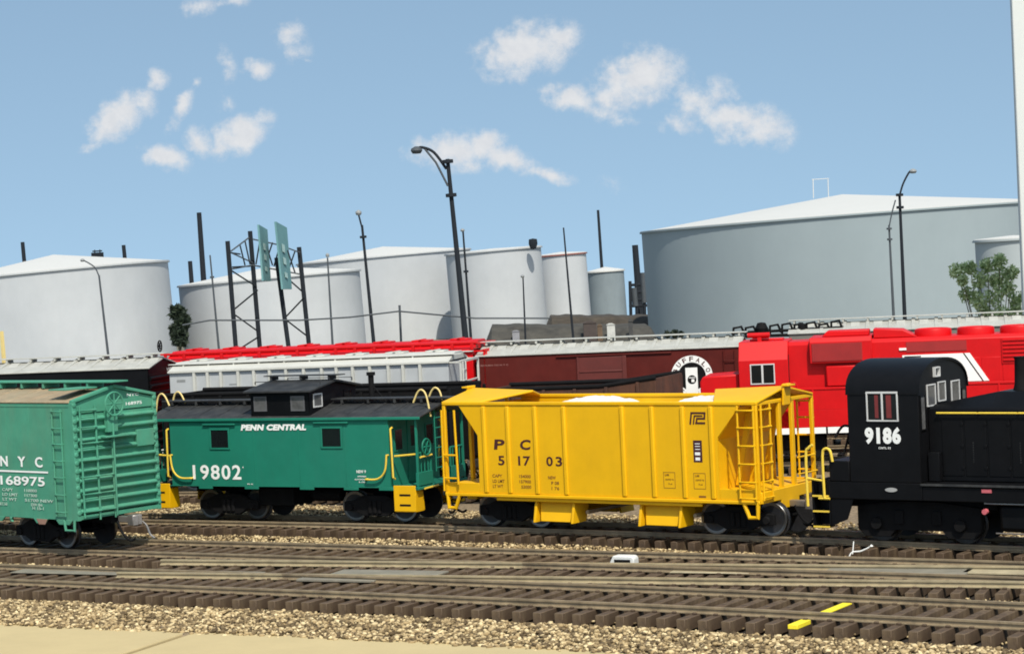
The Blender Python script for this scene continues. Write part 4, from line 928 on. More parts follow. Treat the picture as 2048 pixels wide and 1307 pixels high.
# fittings on a flat car further back
c = on_row(*P4, -1.3, 1.5); R_ = thing('flat_car', 'low car carrying black pipe fittings, behind the red locomotive cab', 'flat car', c, H2)
b = MB(); b.box(-2.3, 1.2, -1.45, 1.45, 1.0, 3.9); b.build('deck', MAR, R_)
b = MB()
for i, xx in enumerate(np.linspace(-1.7, 2.3, 9)):
    z0 = 3.9; k = .35+.25*random.random(); b.tube([(xx-.22, -.9, z0+.35), (xx-.2, -.9, z0+.45+k*.5), (xx+.12, -.9, z0+.50+k*.5), (xx+.25, -.9, z0+.40)], .055, 8)
b.tube([(-2.0, -.9, 4.35), (2.6, -.9, 4.40)], .06, 8); b.lathe([(0, 4.2), (.22, 4.25), (.27, 4.5), (.17, 4.72), (0, 4.75)], (-.75, -.9, 0), 'z', 14); b.lathe([(0, 4.2), (.15, 4.25), (.17, 4.6), (0, 4.65)], (.9, -.9, 0), 'z', 14)
b.box(-2.0, 2.6, -1.05, -.75, 4.12, 4.24)
b.build('pipe_fittings', BLKM, R_)

# gondolas between
def gondola(x0, x1, ztop, m, label, slopes=None, load=None):
    hg = rad(14); W = 1.5; xm = (x0+x1)/2; c = (-10+cos(hg)*xm-sin(hg)*W, 7+sin(hg)*xm+cos(hg)*W, 0)
    R_ = thing('gondola', label, 'gondola', c, 14); L = x1-x0; a, e = -L/2, L/2
    zr = slopes or [(a, ztop), (e, ztop)]
    for s in (-1, 1):
        b = MB(); b.prism([(a, 1.0)]+[(e, 1.0)]+[(q[0], q[1]) for q in zr[::-1]], 'y', s*W-.03, s*W+.03)
        for i in range(int(L/1.1)+1):
            xx = a+.2+i*1.1; zz_ = float(np.interp(xx, [q[0] for q in zr], [q[1] for q in zr])); b.box(xx-.05, xx+.05, *sorted((s*(W+.03), s*(W+.12))), 1.05, zz_-.05)
        b.build('side_wall', m, R_, bevel=.01)
        b = MB(); b.tube([(q[0], s*W, q[1]+.0) for q in zr], .075, 8); b.build('top_rail', BLKM, R_)
    b = MB(); b.box(a, a+.06, -W+.031, W-.031, 1.0, zr[0][1]-.02); b.box(e-.06, e, -W+.031, W-.031, 1.0, zr[-1][1]-.02); b.box(a+.061, e-.061, -W+.031, W-.031, 1.0, 1.1); b.build('end_wall', m, R_)
    truck(R_, a+1.6); truck(R_, e-1.6); coupler(R_, e, 1); coupler(R_, a, -1)
    return R_, a, e, W
R_, a, e, W = gondola(-12.4, -1.3, 3.50, BLKM, 'long black gondola seen over the caboose roof')
b = MB(); nx = 60; vs = []; fs = []
for i in range(nx+1):
    for j in range(9):
        vs.append((a+.1+(e-a-.2)*i/nx, -W+.1+(2*W-.2)*j/8, 3.25+.12*sin(i*.5+j)+random.uniform(-.08, .08)))
for i in range(nx):
    for j in range(8): k = i*9+j; fs.append((k, k+9, k+10, k+1))
b.add(vs, fs); b.build('load', BLKM, R_, smooth=False)
gondola(-.2, 6.1, 3.5, RUSTY, 'rusty brown gondola in front of the maroon boxcar', [(-3.15, 3.40), (1.2, 3.44), (3.15, 3.68)])

# ------------------------------------------------------------------ red road locomotive
def red_loco():
    W = 1.5; c = on_row(*P2, 0, W); R_ = thing('road_locomotive', 'bright red road locomotive with a white slanted band and white sill stripe', 'locomotive', c, H2)
    b = MB(); b.prism([(-3.1, 1.5), (-3.1, 3.02), (-3.0, 3.20), (-1.66, 3.26), (-1.66, 1.5)], 'y', -W+.35, W-.35); b.build('nose', RED, R_, bevel=.05)
    b = MB(); pr = [(-W, 1.25), (-W, 3.74), (-W+.42, 4.40), (W-.42, 4.40), (W, 3.74), (W, 1.25)]; b.prism(pr, 'x', -1.65, .12); cab = b.build('cab', RED, R_, bevel=.02)
    b = MB(); b.box(-1.3, -.1, -.5, .3, 4.401, 4.47); b.build('cab_roof_plate', RED, R_, bevel=.02)
    b = MB(); b.tube([(-1.35, -.7, 4.62), (-.55, -.7, 4.62)], .09, 10); b.tube([(-1.2, -.45, 4.55), (-.6, -.45, 4.55)], .07, 10); b.box(-1.0, -.85, -.75, -.4, 4.40, 4.56); b.build('horn', RED, R_)
    f = MB(); a0, c0, z0, z1 = -1.20, -.40, 2.92, 3.58
    for q in ((a0-.04, c0+.04, z0-.04, z0), (a0-.04, c0+.04, z1, z1+.03), (a0-.04, a0, z0, z1), (c0, c0+.04, z0, z1), (-.84, -.77, z0, z1)): f.box(q[0], q[1], -W-.035, -W, q[2], q[3])
    f = f.build('window', WFRAME, R_, bevel=.006); g = MB(); g.box(a0, c0, -W-.012, -W-.002, z0, z1); g.build('pane', GLASS, f)
    f = MB(); f.box(.121, .14, -W+.15, -W+.45, 2.9, 3.9); f.build('rear_window', GLASS, R_, bevel=.01)
    f = MB(); f.box(-1.67, -1.655, -1.0, 1.0, 3.4, 3.75); f.build('windscreen', GLASS, R_)
    HW = 1.12
    b = MB(); b.prism([(-HW, 1.5), (-HW, 4.22), (-HW+.12, 4.34), (HW-.12, 4.34), (HW, 4.22), (HW, 1.5)], 'x', .121, 14.0); b.build('hood', RED, R_, bevel=.02)
    b = MB(); b.prism([(-1.42, 3.55), (-1.42, 4.30), (-1.30, 4.46), (1.30, 4.46), (1.42, 4.30), (1.42, 3.55)], 'x', .9, 3.1); b.build('blower_housing', RED, R_, bevel=.02)
    b = MB(); b.box(.98, 2.76, -1.45, -1.421, 3.62, 4.26)
    for i in range(22): b.box(1.0+i*.08, 1.03+i*.08, -1.462, -1.4505, 3.64, 4.24)
    b.build('air_grille', REDD, R_); b = MB(); b.box(4.3, 6.4, -HW-.025, -HW-.001, 3.82, 4.18); b.build('air_grille', REDD, R_)
    b = MB(); b.box(1.45, 3.0, -1.35, -HW, 2.70, 3.45); b.build('battery_box', RED, R_, bevel=.05)
    b = MB()
    for i in range(14):
        xr = 3.3+i*.72; b.box(xr, xr+.66, -HW-.02, -HW, 1.75, 3.55)
    b.build('hood_door', RED, R_, bevel=.01)
    b = MB(); b.prism([(1.3, 4.465), (1.5, 4.66), (3.0, 4.66), (3.0, 4.465)], 'y', -.7, .7); b.prism([(3.15, 4.35), (3.15, 4.68), (4.2, 4.62), (4.7, 4.35)], 'y', -.8, .8); b.build('roof_blister', RED, R_, bevel=.03)
    for fx in (5.25, 6.75, 8.25):
        b = MB(); b.lathe([(0, 4.34), (.66, 4.34), (.66, 4.52), (.63, 4.59), (.55, 4.61), (.50, 4.58), (0, 4.57)], (fx, 0, 0), 'z', 32); b.build('roof_fan', RED, R_)
    b = MB(); b.box(7.6, 9.4, -HW-.05, -HW-.021, 3.3, 4.2)
    for z in np.arange(3.4, 4.15, .14): b.box(7.65, 9.35, -HW-.10, -HW-.051, z, z+.05)
    b.build('louvre_panel', RED, R_, bevel=.008)
    b = MB(); b.box(.1, 14, -HW-.06, HW+.06, 3.60, 3.66) if False else None
    # walkway with side sill red then white stripe blocks
    b = MB(); b.box(-2.9, 14, -W, W, 1.28, 1.9); b.box(.13, 14, -W, -W+.08, 1.9, 2.64); 
    for i in range(10): b.box(.95+i*1.3-.03, .95+i*1.3+.03, -W-.03, -W, 1.3, 2.64)
    b.box(.13, 14, -W-.03, -W+.1, 2.62, 2.70); b.build('walkway_sill', RED, R_, bevel=.01)
    b = MB(); xx = -.9
    while xx < 13: b.box(xx, xx+1.10, -W-.02, -W-.0, 1.06, 1.275); xx += 1.17
    b.build('white_stripe', LETW, R_)
    b = MB(); b.box(-2.9, 14, -W+.03, W-.03, 1.02, 1.275); b.box(3, 8, -1.3, 1.3, .4, 1.0); b.build('frame', BLKM, R_)
    Y = -HW-.03
    b = MB(); b.prism([(4.15, 3.72), (4.15, 3.58), (5.3, 3.58), (6.0, 2.72), (7.14, 2.72), (6.5, 3.72)], 'y', Y-.03, Y); b.prism([(6.05, 2.66), (7.17, 2.66), (7.35, 2.38), (6.2, 2.38)], 'y', Y-.03, Y); b.build('white_band', LETW, R_)
    b = MB(); b.prism([(6.26, 3.72), (6.31, 3.72), (6.95, 2.72), (6.90, 2.72)], 'y', Y-.035, Y-.0305); b.box(4.22, 4.8, Y-.035, Y-.0305, 3.64, 3.68); b.build('band_line', BLKM, R_)
    b = MB(); b.tube(bez((-.1, -W-.08, 2.7), (.35, -W-.08, 2.9), (.5, -W-.08, 2.2)), .025); b.build('handrail', RED, R_)
    b = MB(); b.box(4.05, 4.3, -HW-.05, -HW, 3.9, 3.98); b.build('marker_light', LETW, R_)
    for tx in (-.6, 9.5): truck(R_, tx, 2.6, .5, loco=True)
    coupler(R_, -2.9, -1)
red_loco()

# ------------------------------------------------------------------ industrial background
TW = mat('white_tank_wall', (.46, .48, .495), .8, .07, .12, dirt=(.35, .38, .42), dirt_amt=.5, spec=.2)
TR = mat('white_tank_roof', (.54, .54, .515), .7, .02, .05)
TG = mat('shade_toned_tank_wall', (.285, .335, .355), .85, .05, .08, dirt=(.23, .28, .30), dirt_amt=.5, spec=.15)  # huge tank's wall stands in shade; that shade is put into this darker colour
TG2 = mat('weathered_grey_tank_wall', (.20, .24, .26), .8, .10, .15, dirt=(.12, .15, .17), dirt_amt=.7)
TRUST = mat('rust_red_rim', (.25, .07, .055), .7)
POLE = mat('dark_pole', (.006, .010, .016), .9, .15, 1)
POLEG = mat('grey_pole', (.055, .065, .075), .7, .1, 1)
LAMPH = mat('lamp_head', (.25, .26, .26), .5)
SIGNG = mat('faded_green_sign', (.13, .28, .29), .6, .12, .6, dirt=(.25, .42, .40), dirt_amt=.5)
def lean_euler(o, deg):
    """lean a thing sideways to the left by deg from plumb"""
    o.rotation_mode = 'QUATERNION'; fh = Vector((CF.x, CF.y, 0)).normalized(); o.rotation_quaternion = Matrix.Rotation(rad(-deg), 3, fh).to_quaternion()
def tank(label, xl, xr, yeave, ybase, yapex, dist, lean, wall, roof, rim=None, extra=None, apex_dx=0):
    cx = (xl+xr)/2; r = (xr-xl)/2*dist/F; basep = at(cx, ybase, dist); h = (ybase-yeave)*dist/F; pk = (yeave-yapex)*dist/F
    fh = Vector((CF.x, CF.y, 0)).normalized(); basep = basep+fh*0
    R_ = thing('storage_tank', label, 'storage tank', basep, 0, 'storage tanks behind the trains'); lean_euler(R_, lean)
    b = MB(); nr = 6
    b.lathe([(r, -4), (r, h)], (0, 0, 0), 'z', 96)
    b.build('wall', wall, R_)
    b = MB(); b.lathe([(r+.12, h+.002), (r+.12, h+.12), (r*.97, h+.16), (0.01, h+max(pk, .3))], (0, 0, 0), 'z', 96); b.build('roof', roof, R_)
    b = MB(); b.lathe([(r+.16, h-.10), (r+.20, h-.10), (r+.20, h+.05), (r+.16, h+.05)], (0, 0, 0), 'z', 96); b.build('rim', rim or wall, R_)
    # spiral stair on the side
    b = MB(); n = 40; pts = [((r+.35)*cos(-2.0+1.1*i/n), (r+.35)*sin(-2.0+1.1*i/n), h*i/n) for i in range(n+1)]
    if extra == 'stair': b.tube(pts, .10, 5); b.tube([(p[0], p[1], p[2]+.9) for p in pts], .05, 5); b.build('stair', wall, R_)
    return R_, r, h
tank('white storage tank at the far left with a low cone roof', -95, 352, 543, 716, 508, 235, 3.0, TW, TR, extra=None)
tank('white tank behind the sign gantry', 372, 733, 556, 700, 533, 250, 2.6, TW, TR)
tank('broad white tank between two lamp posts, behind the red hopper', 612, 958, 513, 700, 492, 285, 2.6, TW, TR)
tank('white tank right of the tallest lamp post with a drum on its roof', 905, 1096, 501, 660, 496, 268, 2.4, TW, TR)
tank('white tank with a rust red rim', 1082, 1183, 509, 640, 503, 300, 2.2, TW, TR, TRUST)
tank('small weathered grey tank right of the rust rimmed tank', 1180, 1254, 542, 630, 533, 320, 1.6, TG2, TR, TR)
tank('huge tank at the right with a white cone roof, wall shade painted grey blue', 1300, 2110, 434, 672, 388, 225, 1.7, TG, TR)
tank('small pale tank at the right edge in front of the huge tank', 1962, 2110, 478, 670, 470, 172, 1.0, mat('pale_grey_tank', (.36, .40, .41), .7, .04, .1), TR)

def pole_pts(xt, yt, xb, yb, d):
    a = at(xt, yt, d); c = at(xb, yb, d); t = (GZ-a.z)/(c.z-a.z); return a, a+(c-a)*t
def pole(name, label, cat, xt, yt, xb, yb, d, wpx, m, group=None, arm=None, head=None, taper=.6, rings=()):
    a, c = pole_pts(xt, yt, xb, yb, d); root = thing(name, label, cat, c, 0, group); s = d/F
    b = MB(); b.tube([(0, 0, 0), tuple(a-c)], wpx*s/2*1.15, 10, r1=wpx*s/2*taper)
    for t in rings:
        p = (a-c)*t; q = (a-c)*(t+.012); b.tube([tuple(p), tuple(q)], wpx*s/2*1.7, 10)
    b.build('shaft', m, root)
    if arm:
        pts = [at(x_, y_, d)-c for (x_, y_) in arm]; b = MB(); b.tube([tuple(p) for p in bez(*pts, n=5)], wpx*s*.22, 6)
        b.build('arm', m, root)
    if head:
        hx, hy, hw, hh = head; p = at(hx, hy, d)-c; b = MB(); b.lathe([(0, -hh*s*.55), (hw*s*.35, -hh*s*.5), (hw*s*.5, -hh*s*.1), (hw*s*.45, hh*s*.2), (hw*s*.15, hh*s*.5), (0, hh*s*.52)], tuple(p), 'z', 14); b.build('lamp_head', LAMPH if head[2] < 20 else POLEG, root)
    return root, c
LG = 'lamp posts in the tank yard'
r, c = pole('lamp_post', 'tallest dark lamp post with a long arm reaching left', 'lamp post', 895, 318, 930, 665, 120, 13, POLE, LG, arm=[(893, 338), (868, 305), (845, 295), (835, 297)], head=(833, 300, 24, 14), rings=(.86, .985))
b = MB(); p = [at(x_, y_, 120)-c for x_, y_ in ((896, 372), (872, 325), (850, 298))]; b.tube([tuple(q) for q in p], .06, 6); b.build('brace', POLEG, r)
pole('lamp_post', 'dark lamp post with a short upright arm, right of the sign gantry', 'lamp post', 724, 450, 746, 670, 140, 8, POLE, LG, arm=[(724, 455), (720, 440), (717, 428)], head=(717, 425, 13, 10), rings=(.93,))
pole('lamp_post', 'slim dark post close beside the tallest lamp post', 'lamp post', 926, 462, 941, 665, 150, 6, POLE, LG, head=(925, 460, 9, 6), rings=(.75,))
pole('lamp_post', 'short slim post in front of the tank with the roof drum', 'lamp post', 1046, 555, 1051, 680, 150, 4.5, POLE, LG, head=(1045, 552, 8, 6))
pole('lamp_post', 'dark lamp post with arm bent right in front of the huge tank', 'lamp post', 1799, 388, 1810, 646, 125, 9, POLE, LG, arm=[(1799, 392), (1806, 368), (1818, 345), (1824, 342)], head=(1826, 342, 15, 9), rings=(.99, .93))
pole('lamp_post', 'thinner lamp post left of the bent lamp post at the huge tank', 'lamp post', 1778, 450, 1788, 646, 150, 6.5, POLEG, LG, arm=[(1778, 455), (1784, 425), (1791, 400)], rings=(.97, .9))
pole('lamp_post', 'grey lamp post with curved arm in front of the far left tank', 'lamp post', 198, 550, 217, 715, 120, 6, POLEG, LG, arm=[(198, 552), (190, 535), (176, 525), (168, 521)], head=(165, 520, 9, 6))
pole('utility_pole', 'thin grey pole left of the sign gantry', 'pole', 420, 510, 437, 690, 150, 5, POLEG, 'thin poles among the tanks', rings=(.85,))
pole('utility_pole', 'thin tall pole in front of the rust rimmed tank', 'pole', 1127, 455, 1146, 670, 170, 5, POLE, 'thin poles among the tanks')
pole('utility_pole', 'pale post topped by a camera right of the gantry', 'pole', 655, 515, 660, 600, 170, 5, POLEG, 'thin poles among the tanks', head=(655, 510, 8, 8))
CG = 'chimneys behind the tanks'
pole('chimney', 'short dark chimney behind the far left tank', 'chimney', 45, 484, 52, 560, 340, 8, POLE, CG, taper=.95)
pole('chimney', 'dark chimney with antennas behind the right part of the far left tank', 'chimney', 247, 490, 254, 560, 340, 8, POLE, CG, taper=.95)
pole('chimney', 'tall black chimney left of the sign gantry', 'chimney', 398, 425, 410, 600, 330, 11, POLE, CG, taper=.85, rings=(.42,))
pole('chimney', 'stubby black chimney beside the tall one', 'chimney', 380, 522, 386, 600, 330, 9, POLE, CG, taper=.95)
pole('chimney', 'slim tall chimney behind the small grey tank', 'chimney', 1196, 420, 1208, 600, 360, 6.5, POLE, CG, taper=.8)
pole('chimney', 'thick black chimney beside the huge tank', 'chimney', 1270, 490, 1279, 610, 330, 13, POLE, CG, taper=.95)
# process plant
d = 325; R_ = thing('process_plant', 'dark pipework and platforms at the foot of the thick black chimney', 'plant'  , at(1276, 615, d), 0); s = d/F
b = MB()
for y_ in (570, 585, 600, 612): p, q = at(1258, y_, d)-R_.location, at(1300, y_-2, d)-R_.location; b.tube([tuple(p), tuple(q)], .22, 6)
for x_ in (1260, 1272, 1288): p, q = at(x_, 562, d)-R_.location, at(x_+2, 640, d)-R_.location; b.tube([tuple(p), tuple(q)], .25, 6)
b.build('pipe_rack', POLE, R_)
b = MB()
for (x_, y0, y1, w_) in ((1268, 575, 612, 12), (1286, 545, 605, 12)):
    p, q = at(x_, y0, d)-R_.location, at(x_+3, y1, d)-R_.location; b.tube([tuple(p), tuple(q)], w_*s/2, 12)
b.build('vessel', POLEG, R_)
# roof drum, vent, rails on tank roofs
def small(name, label, cat, pts_fn, loc, m, group=None):
    R_ = thing(name, label, cat, loc, 0, group); b = MB(); pts_fn(b, R_.location); b.build('body', m, R_); return R_
d = 262
small('roof_drum', 'dark drum with pale lid on the roof of the tank beside the tallest lamp post', 'drum', lambda b, L: b.lathe([(0, -.9), (.35, -.8), (.55, -.2), (.50, .35), (0, .45)], (0, 0, 0), 'z', 14), at(1066, 484, d), POLE)
small('roof_vent', 'dark vent housing behind the far left tank roof', 'vent', lambda b, L: (b.box(-.7, .7, -.5, .5, -3, .5), b.tube([(-.9, 0, .7), (.9, 0, .7)], .1, 5), b.tube([(-.5, 0, .5), (-.5, 0, .9)], .08, 5), b.tube([(.5, 0, .5), (.5, 0, .9)], .08, 5)), at(195, 512, 300), POLE)
def rail_fn(b, L):
    for x_ in (1626, 1656): b.tube([tuple(at(x_, 359, 225)-L), tuple(at(x_+1, 396, 225)-L)], .05, 5)
    b.tube([tuple(at(1624, 359, 225)-L), tuple(at(1658, 357, 225)-L)], .04, 5)
small('roof_rail', 'white rail frame on top of the huge tank roof', 'railing', rail_fn, at(1640, 390, 225), TR)
# gantry
d = 135; s = d/F; R_ = thing('sign_gantry', 'dark lattice gantry of four posts carrying two faded green signs', 'sign gantry', at(545, 690, d), 0); L = R_.location.copy(); R_.location.z = GZ; L = R_.location.copy()
P3d = lambda x_, y_, dd=0: tuple(at(x_, y_, d+dd)-L)
posts = [((455, 482), (472, 700), 0), ((500, 462), (520, 700), 1.5), ((553, 515), (578, 700), 0), ((598, 494), (619, 700), 1.5)]
for (t, q, dd) in posts:
    a_ = at(*t, d+dd); c_ = at(*q, d+dd); k = (GZ-a_.z)/(c_.z-a_.z); e_ = a_+(c_-a_)*k; b = MB(); b.tube([tuple(a_-L), tuple(e_-L)], 4.6*s, 8); b.build('post', POLE, R_)
b = MB()
for (x0_, y0_, x1_, y1_) in ((463, 541, 510, 571), (515, 580, 470, 617), (471, 630, 517, 663), (519, 672, 475, 700), (562, 545, 605, 583), (609, 594, 573, 632), (573, 640, 612, 670), (460, 505, 480, 508), (465, 534, 500, 532)):
    b.tube([P3d(x0_, y0_), P3d(x1_, y1_, 1.5)], 1.6*s, 6)
b.build('brace', POLE, R_)
b = MB()
for (x0_, y0_, x1_, y1_) in ((462, 502, 498, 475), (462, 505, 505, 525), (462, 538, 505, 530), (505, 478, 560, 490), (505, 530, 600, 548), (560, 490, 600, 505), (520, 480, 512, 528), (530, 482, 545, 530), (545, 485, 530, 530), (560, 490, 548, 532), (575, 500, 590, 545), (590, 502, 575, 545), (480, 490, 490, 530), (490, 482, 500, 528)):
    b.tube([P3d(x0_, y0_, .3), P3d(x1_, y1_, 1.2)], 1.5*s, 6)
b.build('truss', POLEG, R_)
for (pl, wd, dd) in (([(518, 449), (535, 459), (542, 562), (527, 561)], 0, -1.0), ([(552, 443), (574, 455), (584, 578), (566, 578)], 0, -1.2)):
    a0 = [at(x_, y_, d+dd+(1.8 if i in (1, 2) else 0))-L for i, (x_, y_) in enumerate(pl)]; nn_ = (a0[1]-a0[0]).cross(a0[3]-a0[0]).normalized()*.12
    b = MB(); b.add([tuple(p) for p in a0]+[tuple(p+nn_) for p in a0], [(0, 1, 2, 3), (7, 6, 5, 4), (0, 4, 5, 1), (1, 5, 6, 2), (2, 6, 7, 3), (3, 7, 4, 0)]); o_ = b.build('sign_panel', SIGNG, R_)
    b = MB(); u_ = a0[1]-a0[0]; v_ = a0[3]-a0[0]; off = nn_*-.25
    if off.dot(CF) > 0: off = nn_*1.25
    for t0, t1 in ((.3, .42), (.5, .6), (.72, .8)):
        q_ = [a0[0]+u_*.3+v_*t0+off, a0[0]+u_*.55+v_*t0+off, a0[0]+u_*.55+v_*t1+off, a0[0]+u_*.3+v_*t1+off]; b.add([tuple(z_) for z_ in q_]+[tuple(z_+nn_*.1) for z_ in q_], [(0, 1, 2, 3), (7, 6, 5, 4), (0, 4, 5, 1), (1, 5, 6, 2), (2, 6, 7, 3), (3, 7, 4, 0)])
    b.build('faded_print', mat('faded_print', (.35, .5, .48), .6), o_)
# wire
d = 128; a_ = at(372, 640, d); R_ = thing('power_line', 'thin sagging wire on a short post crossing in front of the white tanks', 'wire', at(800, 690, d), 0); L = R_.location.copy()
b = MB(); b.tube([tuple(at(x_, y_, d)-L) for x_, y_ in ((365, 650), (420, 640), (600, 640), (700, 634), (798, 622), (950, 636), (1100, 636))], .05, 5); b.build('wire', POLEG, R_)
b = MB(); b.tube([tuple(at(799, 610, d)-L), tuple(at(803, 700, d)-L)], .07, 6); b.build('post', POLEG, R_)
# embankment
EMB = mat('brown_earth_bank', (.055, .043, .03), .95, .4, .8, dirt=(.03, .028, .02), dirt_amt=.8)
def bank(name, label, xa, xb, ytop, ybot, dist, m, depth=14):
    fh = Vector((CF.x, CF.y, 0)).normalized(); n = 40; v = []; f = []
    for i in range(n+1):
        x_ = xa+(xb-xa)*i/n; t = at(x_, ytop+1.0*sin(i*.5)+.7*sin(i*1.3), dist)
        fr = Vector((t.x, t.y, 0)); e_ = min(1, i/3, (n-i)/3); t.z = GZ+(t.z-GZ)*(.25+.75*e_)
        for (dd, zz_) in ((-6, GZ-.2), (-3, GZ+(t.z-GZ)*.55), (0, t.z), (depth*.6, t.z+.1), (depth, GZ-.2)): q_ = fr+fh*dd; v.append((q_.x, q_.y, zz_))
    for i in range(n):
        for j in range(4): k = i*5+j; f.append((k, k+5, k+6, k+1))
    b = MB(); b.add(v, f); o = b.build(name, m, None); return tag(o, label, None, None, 'structure')
bank('embankment', 'upper brown earth bank below the rust rimmed and grey tanks', 1085, 1330, 634, 690, 240, EMB)
bank('embankment', 'lower brown earth bank behind the maroon boxcar roof', 955, 1330, 655, 690, 185, mat('dark_bank', (.045, .042, .035), .95, .4, .9, dirt=(.09, .08, .06), dirt_amt=.6))
# clutter on the bank
for i, (x_, y_, w_, h_, c_, lb) in enumerate(((1200, 655, 10, 12, (.12, .08, .05), 'brown crate on the bank left of the white shed'), (1222, 652, 16, 10, (.5, .5, .47), 'small white shed on the earth bank'), (1262, 648, 8, 18, (.05, .05, .05), 'dark cabinet at the right end of the earth bank'), (1180, 650, 26, 14, (.06, .045, .04), 'dark low shed in the middle of the earth bank'), (1032, 665, 14, 8, (.25, .25, .27), 'grey box on the bank below the tank with the drum'))):
    dd = 183; p = at(x_, y_+h_, dd); s = dd/F; b = MB(); ww, hh = w_*s, h_*s*1.6; b.box(-ww/2, ww/2, -ww/3, ww/3, -1.5, hh*.8); b.prism([(-ww/2-.05, hh*.8), (ww/2+.05, hh*.8), (ww/2*.4, hh), (-ww/2*.4, hh)], 'y', -ww/3-.05, ww/3+.05)
    o = b.build('shed', mat('shed_paint', c_, .8), None); o.location = p; o.rotation_euler = (0, 0, YAW); tag(o, lb, 'shed', 'sheds on the earth bank')

# ------------------------------------------------------------------ vegetation
LEAF = bpy.data.materials.new('leaf'); LEAF.use_nodes = True
nn = LEAF.node_tree.nodes; ll = LEAF.node_tree.links; A = nn.new('ShaderNodeAttribute'); A.attribute_name = 'tone'; rr = nn.new('ShaderNodeValToRGB'); ll.new(A.outputs['Fac'], rr.inputs[0])
e = rr.color_ramp.elements; e[0].color = (.20, .29, .09, 1); e[1].color = (.78, .86, .50, 1); ll.new(rr.outputs[0], nn['Principled BSDF'].inputs['Base Color']); nn['Principled BSDF'].inputs['Roughness'].default_value = .6
TLn = nn.new('ShaderNodeBsdfTranslucent'); ll.new(rr.outputs[0], TLn.inputs[0]); MXn = nn.new('ShaderNodeMixShader'); MXn.inputs[0].default_value = .4; ll.new(nn['Principled BSDF'].outputs[0], MXn.inputs[1]); ll.new(TLn.outputs[0], MXn.inputs[2]); ll.new(MXn.outputs[0], nn['Material Output'].inputs[0])
LEAFD = LEAF.copy(); LEAFD.name = 'dark_leaf'; e = [q for q in LEAFD.node_tree.nodes if q.type == 'VALTORGB'][0].color_ramp.elements; e[0].color = (.012, .022, .015, 1); e[1].color = (.06, .085, .05, 1)
def foliage(name, centers, n, leaf, mtl, parent):
    C_ = np.array([c[:3] for c in centers]); Rr = np.array([c[3] for c in centers]); pick = RNG.integers(0, len(centers), n)
    dvec = RNG.normal(size=(n, 3)); dvec /= np.linalg.norm(dvec, axis=1)[:, None]; pos = C_[pick]+dvec*(Rr[pick]*RNG.random(n)**.45)[:, None]
    a = RNG.normal(size=(n, 3)); a /= np.linalg.norm(a, axis=1)[:, None]; b_ = np.cross(a, RNG.normal(size=(n, 3))); b_ /= np.linalg.norm(b_, axis=1)[:, None]
    sz = leaf*RNG.uniform(.6, 1.4, n)[:, None]; v = np.stack([pos-a*sz, pos+b_*sz*.45, pos+a*sz, pos-b_*sz*.45], 1).reshape(-1, 3)
    me = bpy.data.meshes.new(name); me.from_pydata(v.tolist(), [], np.arange(n*4).reshape(n, 4).tolist()); t = me.attributes.new('tone', 'FLOAT', 'POINT'); t.data.foreach_set('value', np.repeat(RNG.random(n), 4).astype(np.float32))
    me.materials.append(mtl); o = bpy.data.objects.new(name, me); COL.objects.link(o); o.parent = parent; return o
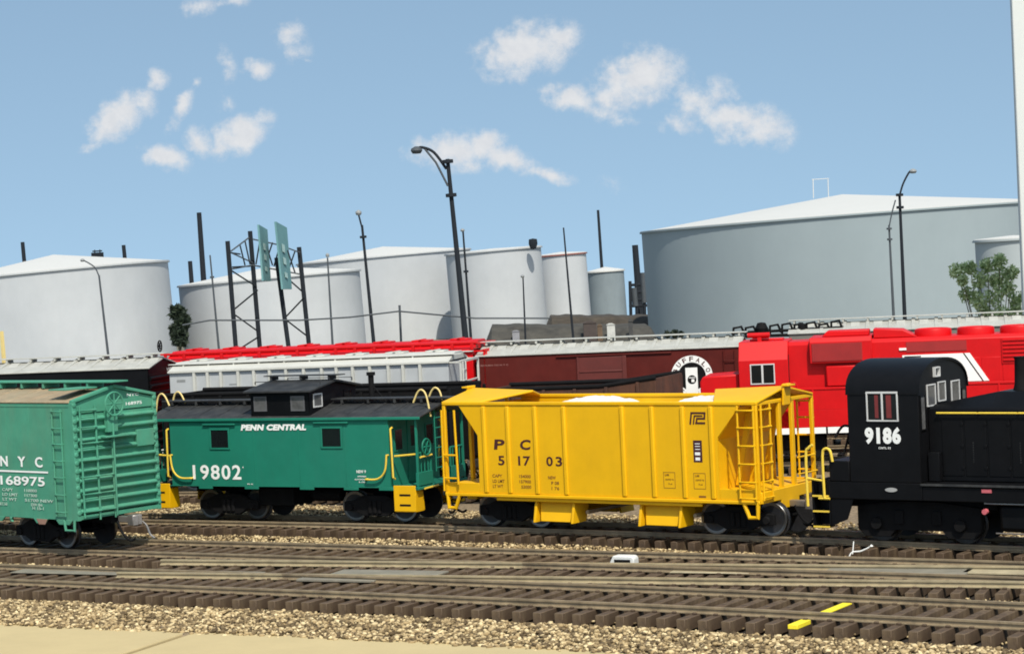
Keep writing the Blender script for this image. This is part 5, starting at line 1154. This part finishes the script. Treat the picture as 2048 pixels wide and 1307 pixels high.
def tree(label, cpx, base, dist, n, leaf, cat='tree', name='leafy_tree', group=None, lm=None):
    bx_, by_ = base; bp = at(bx_, by_, dist); bp.z = GZ; R_ = thing(name, label, cat, bp, 0, group); s = dist/F
    cs = []; b = MB()
    for (x_, y_, r_) in cpx:
        p = at(x_, y_, dist+random.uniform(-1, 1)*r_*s)-bp; cs.append((*p, r_*s))
        mid = p*.5+Vector((0, 0, p.z*.05)); b.tube([tuple(Vector((0, 0, (p.z)*.25))), tuple(mid), tuple(p)], r_*s*.09, 6, r1=.02)
    b.tube([(0, 0, -.2), (0, 0, min(c[2] for c in cs)*.8)], .14, 8, r1=.09); b.build('trunk', mat('bark', (.12, .09, .06), .9), R_)
    foliage('crown', cs, n, leaf, lm or LEAF, R_)
tree('bushy green tree in front of the huge tank at the right edge', [(1915,540,17),(1940,535,14),(1960,560,20),(1975,530,18),(2000,522,16),(2005,550,22),(1935,590,18),(1960,600,20),(1990,590,22),(2015,575,18),(2035,600,20),(1970,625,20),(2000,630,24),(2035,630,22),(1925,560,12),(1990,560,12),(2025,545,14)], (1985, 690), 105, 2900, .13)
tree('dark trees between the two left tanks', [(355,625,14),(362,650,14),(360,675,16),(368,640,10),(352,660,10)], (360, 700), 225, 1500, .5, lm=LEAFD)
tree('low dark shrub at the foot of the huge tank, left of the bushy tree', [(1855,652,10),(1870,650,10),(1885,648,9),(1900,650,10),(1840,655,8)], (1870, 670), 118, 900, .10, 'shrub', 'shrub', lm=LEAFD)
tree('small dark bush at the foot of the huge tank behind the maroon boxcar roof', [(1335,668,7),(1350,667,9),(1362,668,6)], (1350, 690), 118, 400, .10, 'shrub', 'shrub', lm=LEAFD)
# ------------------------------------------------------------------ white wall at right
c1 = at(2034.5, 330, 96); fh = Vector((CF.x, CF.y, 0)).normalized(); rh = Vector((CR.x, CR.y, 0)).normalized()
b = MB(); b.box(0, 5, -.2, .2, 0, 30); o = b.build('white_wall', mat('white_wall_paint', (.60, .62, .59), .6, .02, .3), None, bevel=.05); o.location = (c1.x, c1.y, GZ); o.rotation_euler = (0, 0, YAW); tag(o, 'plain white wall edge rising along the right side', 'wall')
# cream post at left edge
d = 88; a_, c_ = pole_pts(3, 662, 8, 722, d); R_ = thing('steel_post', 'pale yellow steel post at the left edge behind the black boxcar', 'post', c_, 0)
b = MB(); b.tube([(0, 0, 0), tuple(a_-c_)], .14, 4, r1=.08); p = (a_-c_); b.tube([tuple(p*.7+Vector((-.3, 0, 0))), tuple(p*.7+Vector((.15, 0, .1)))], .06, 4); b.build('shaft', CREAM, R_)
b = MB(); b.box(-.35, .25, -.2, .2, 4.2, 4.5); b.build('bracket', CREAM, R_)
S.render.engine = 'CYCLES'; S.cycles.filter_width = 1.8
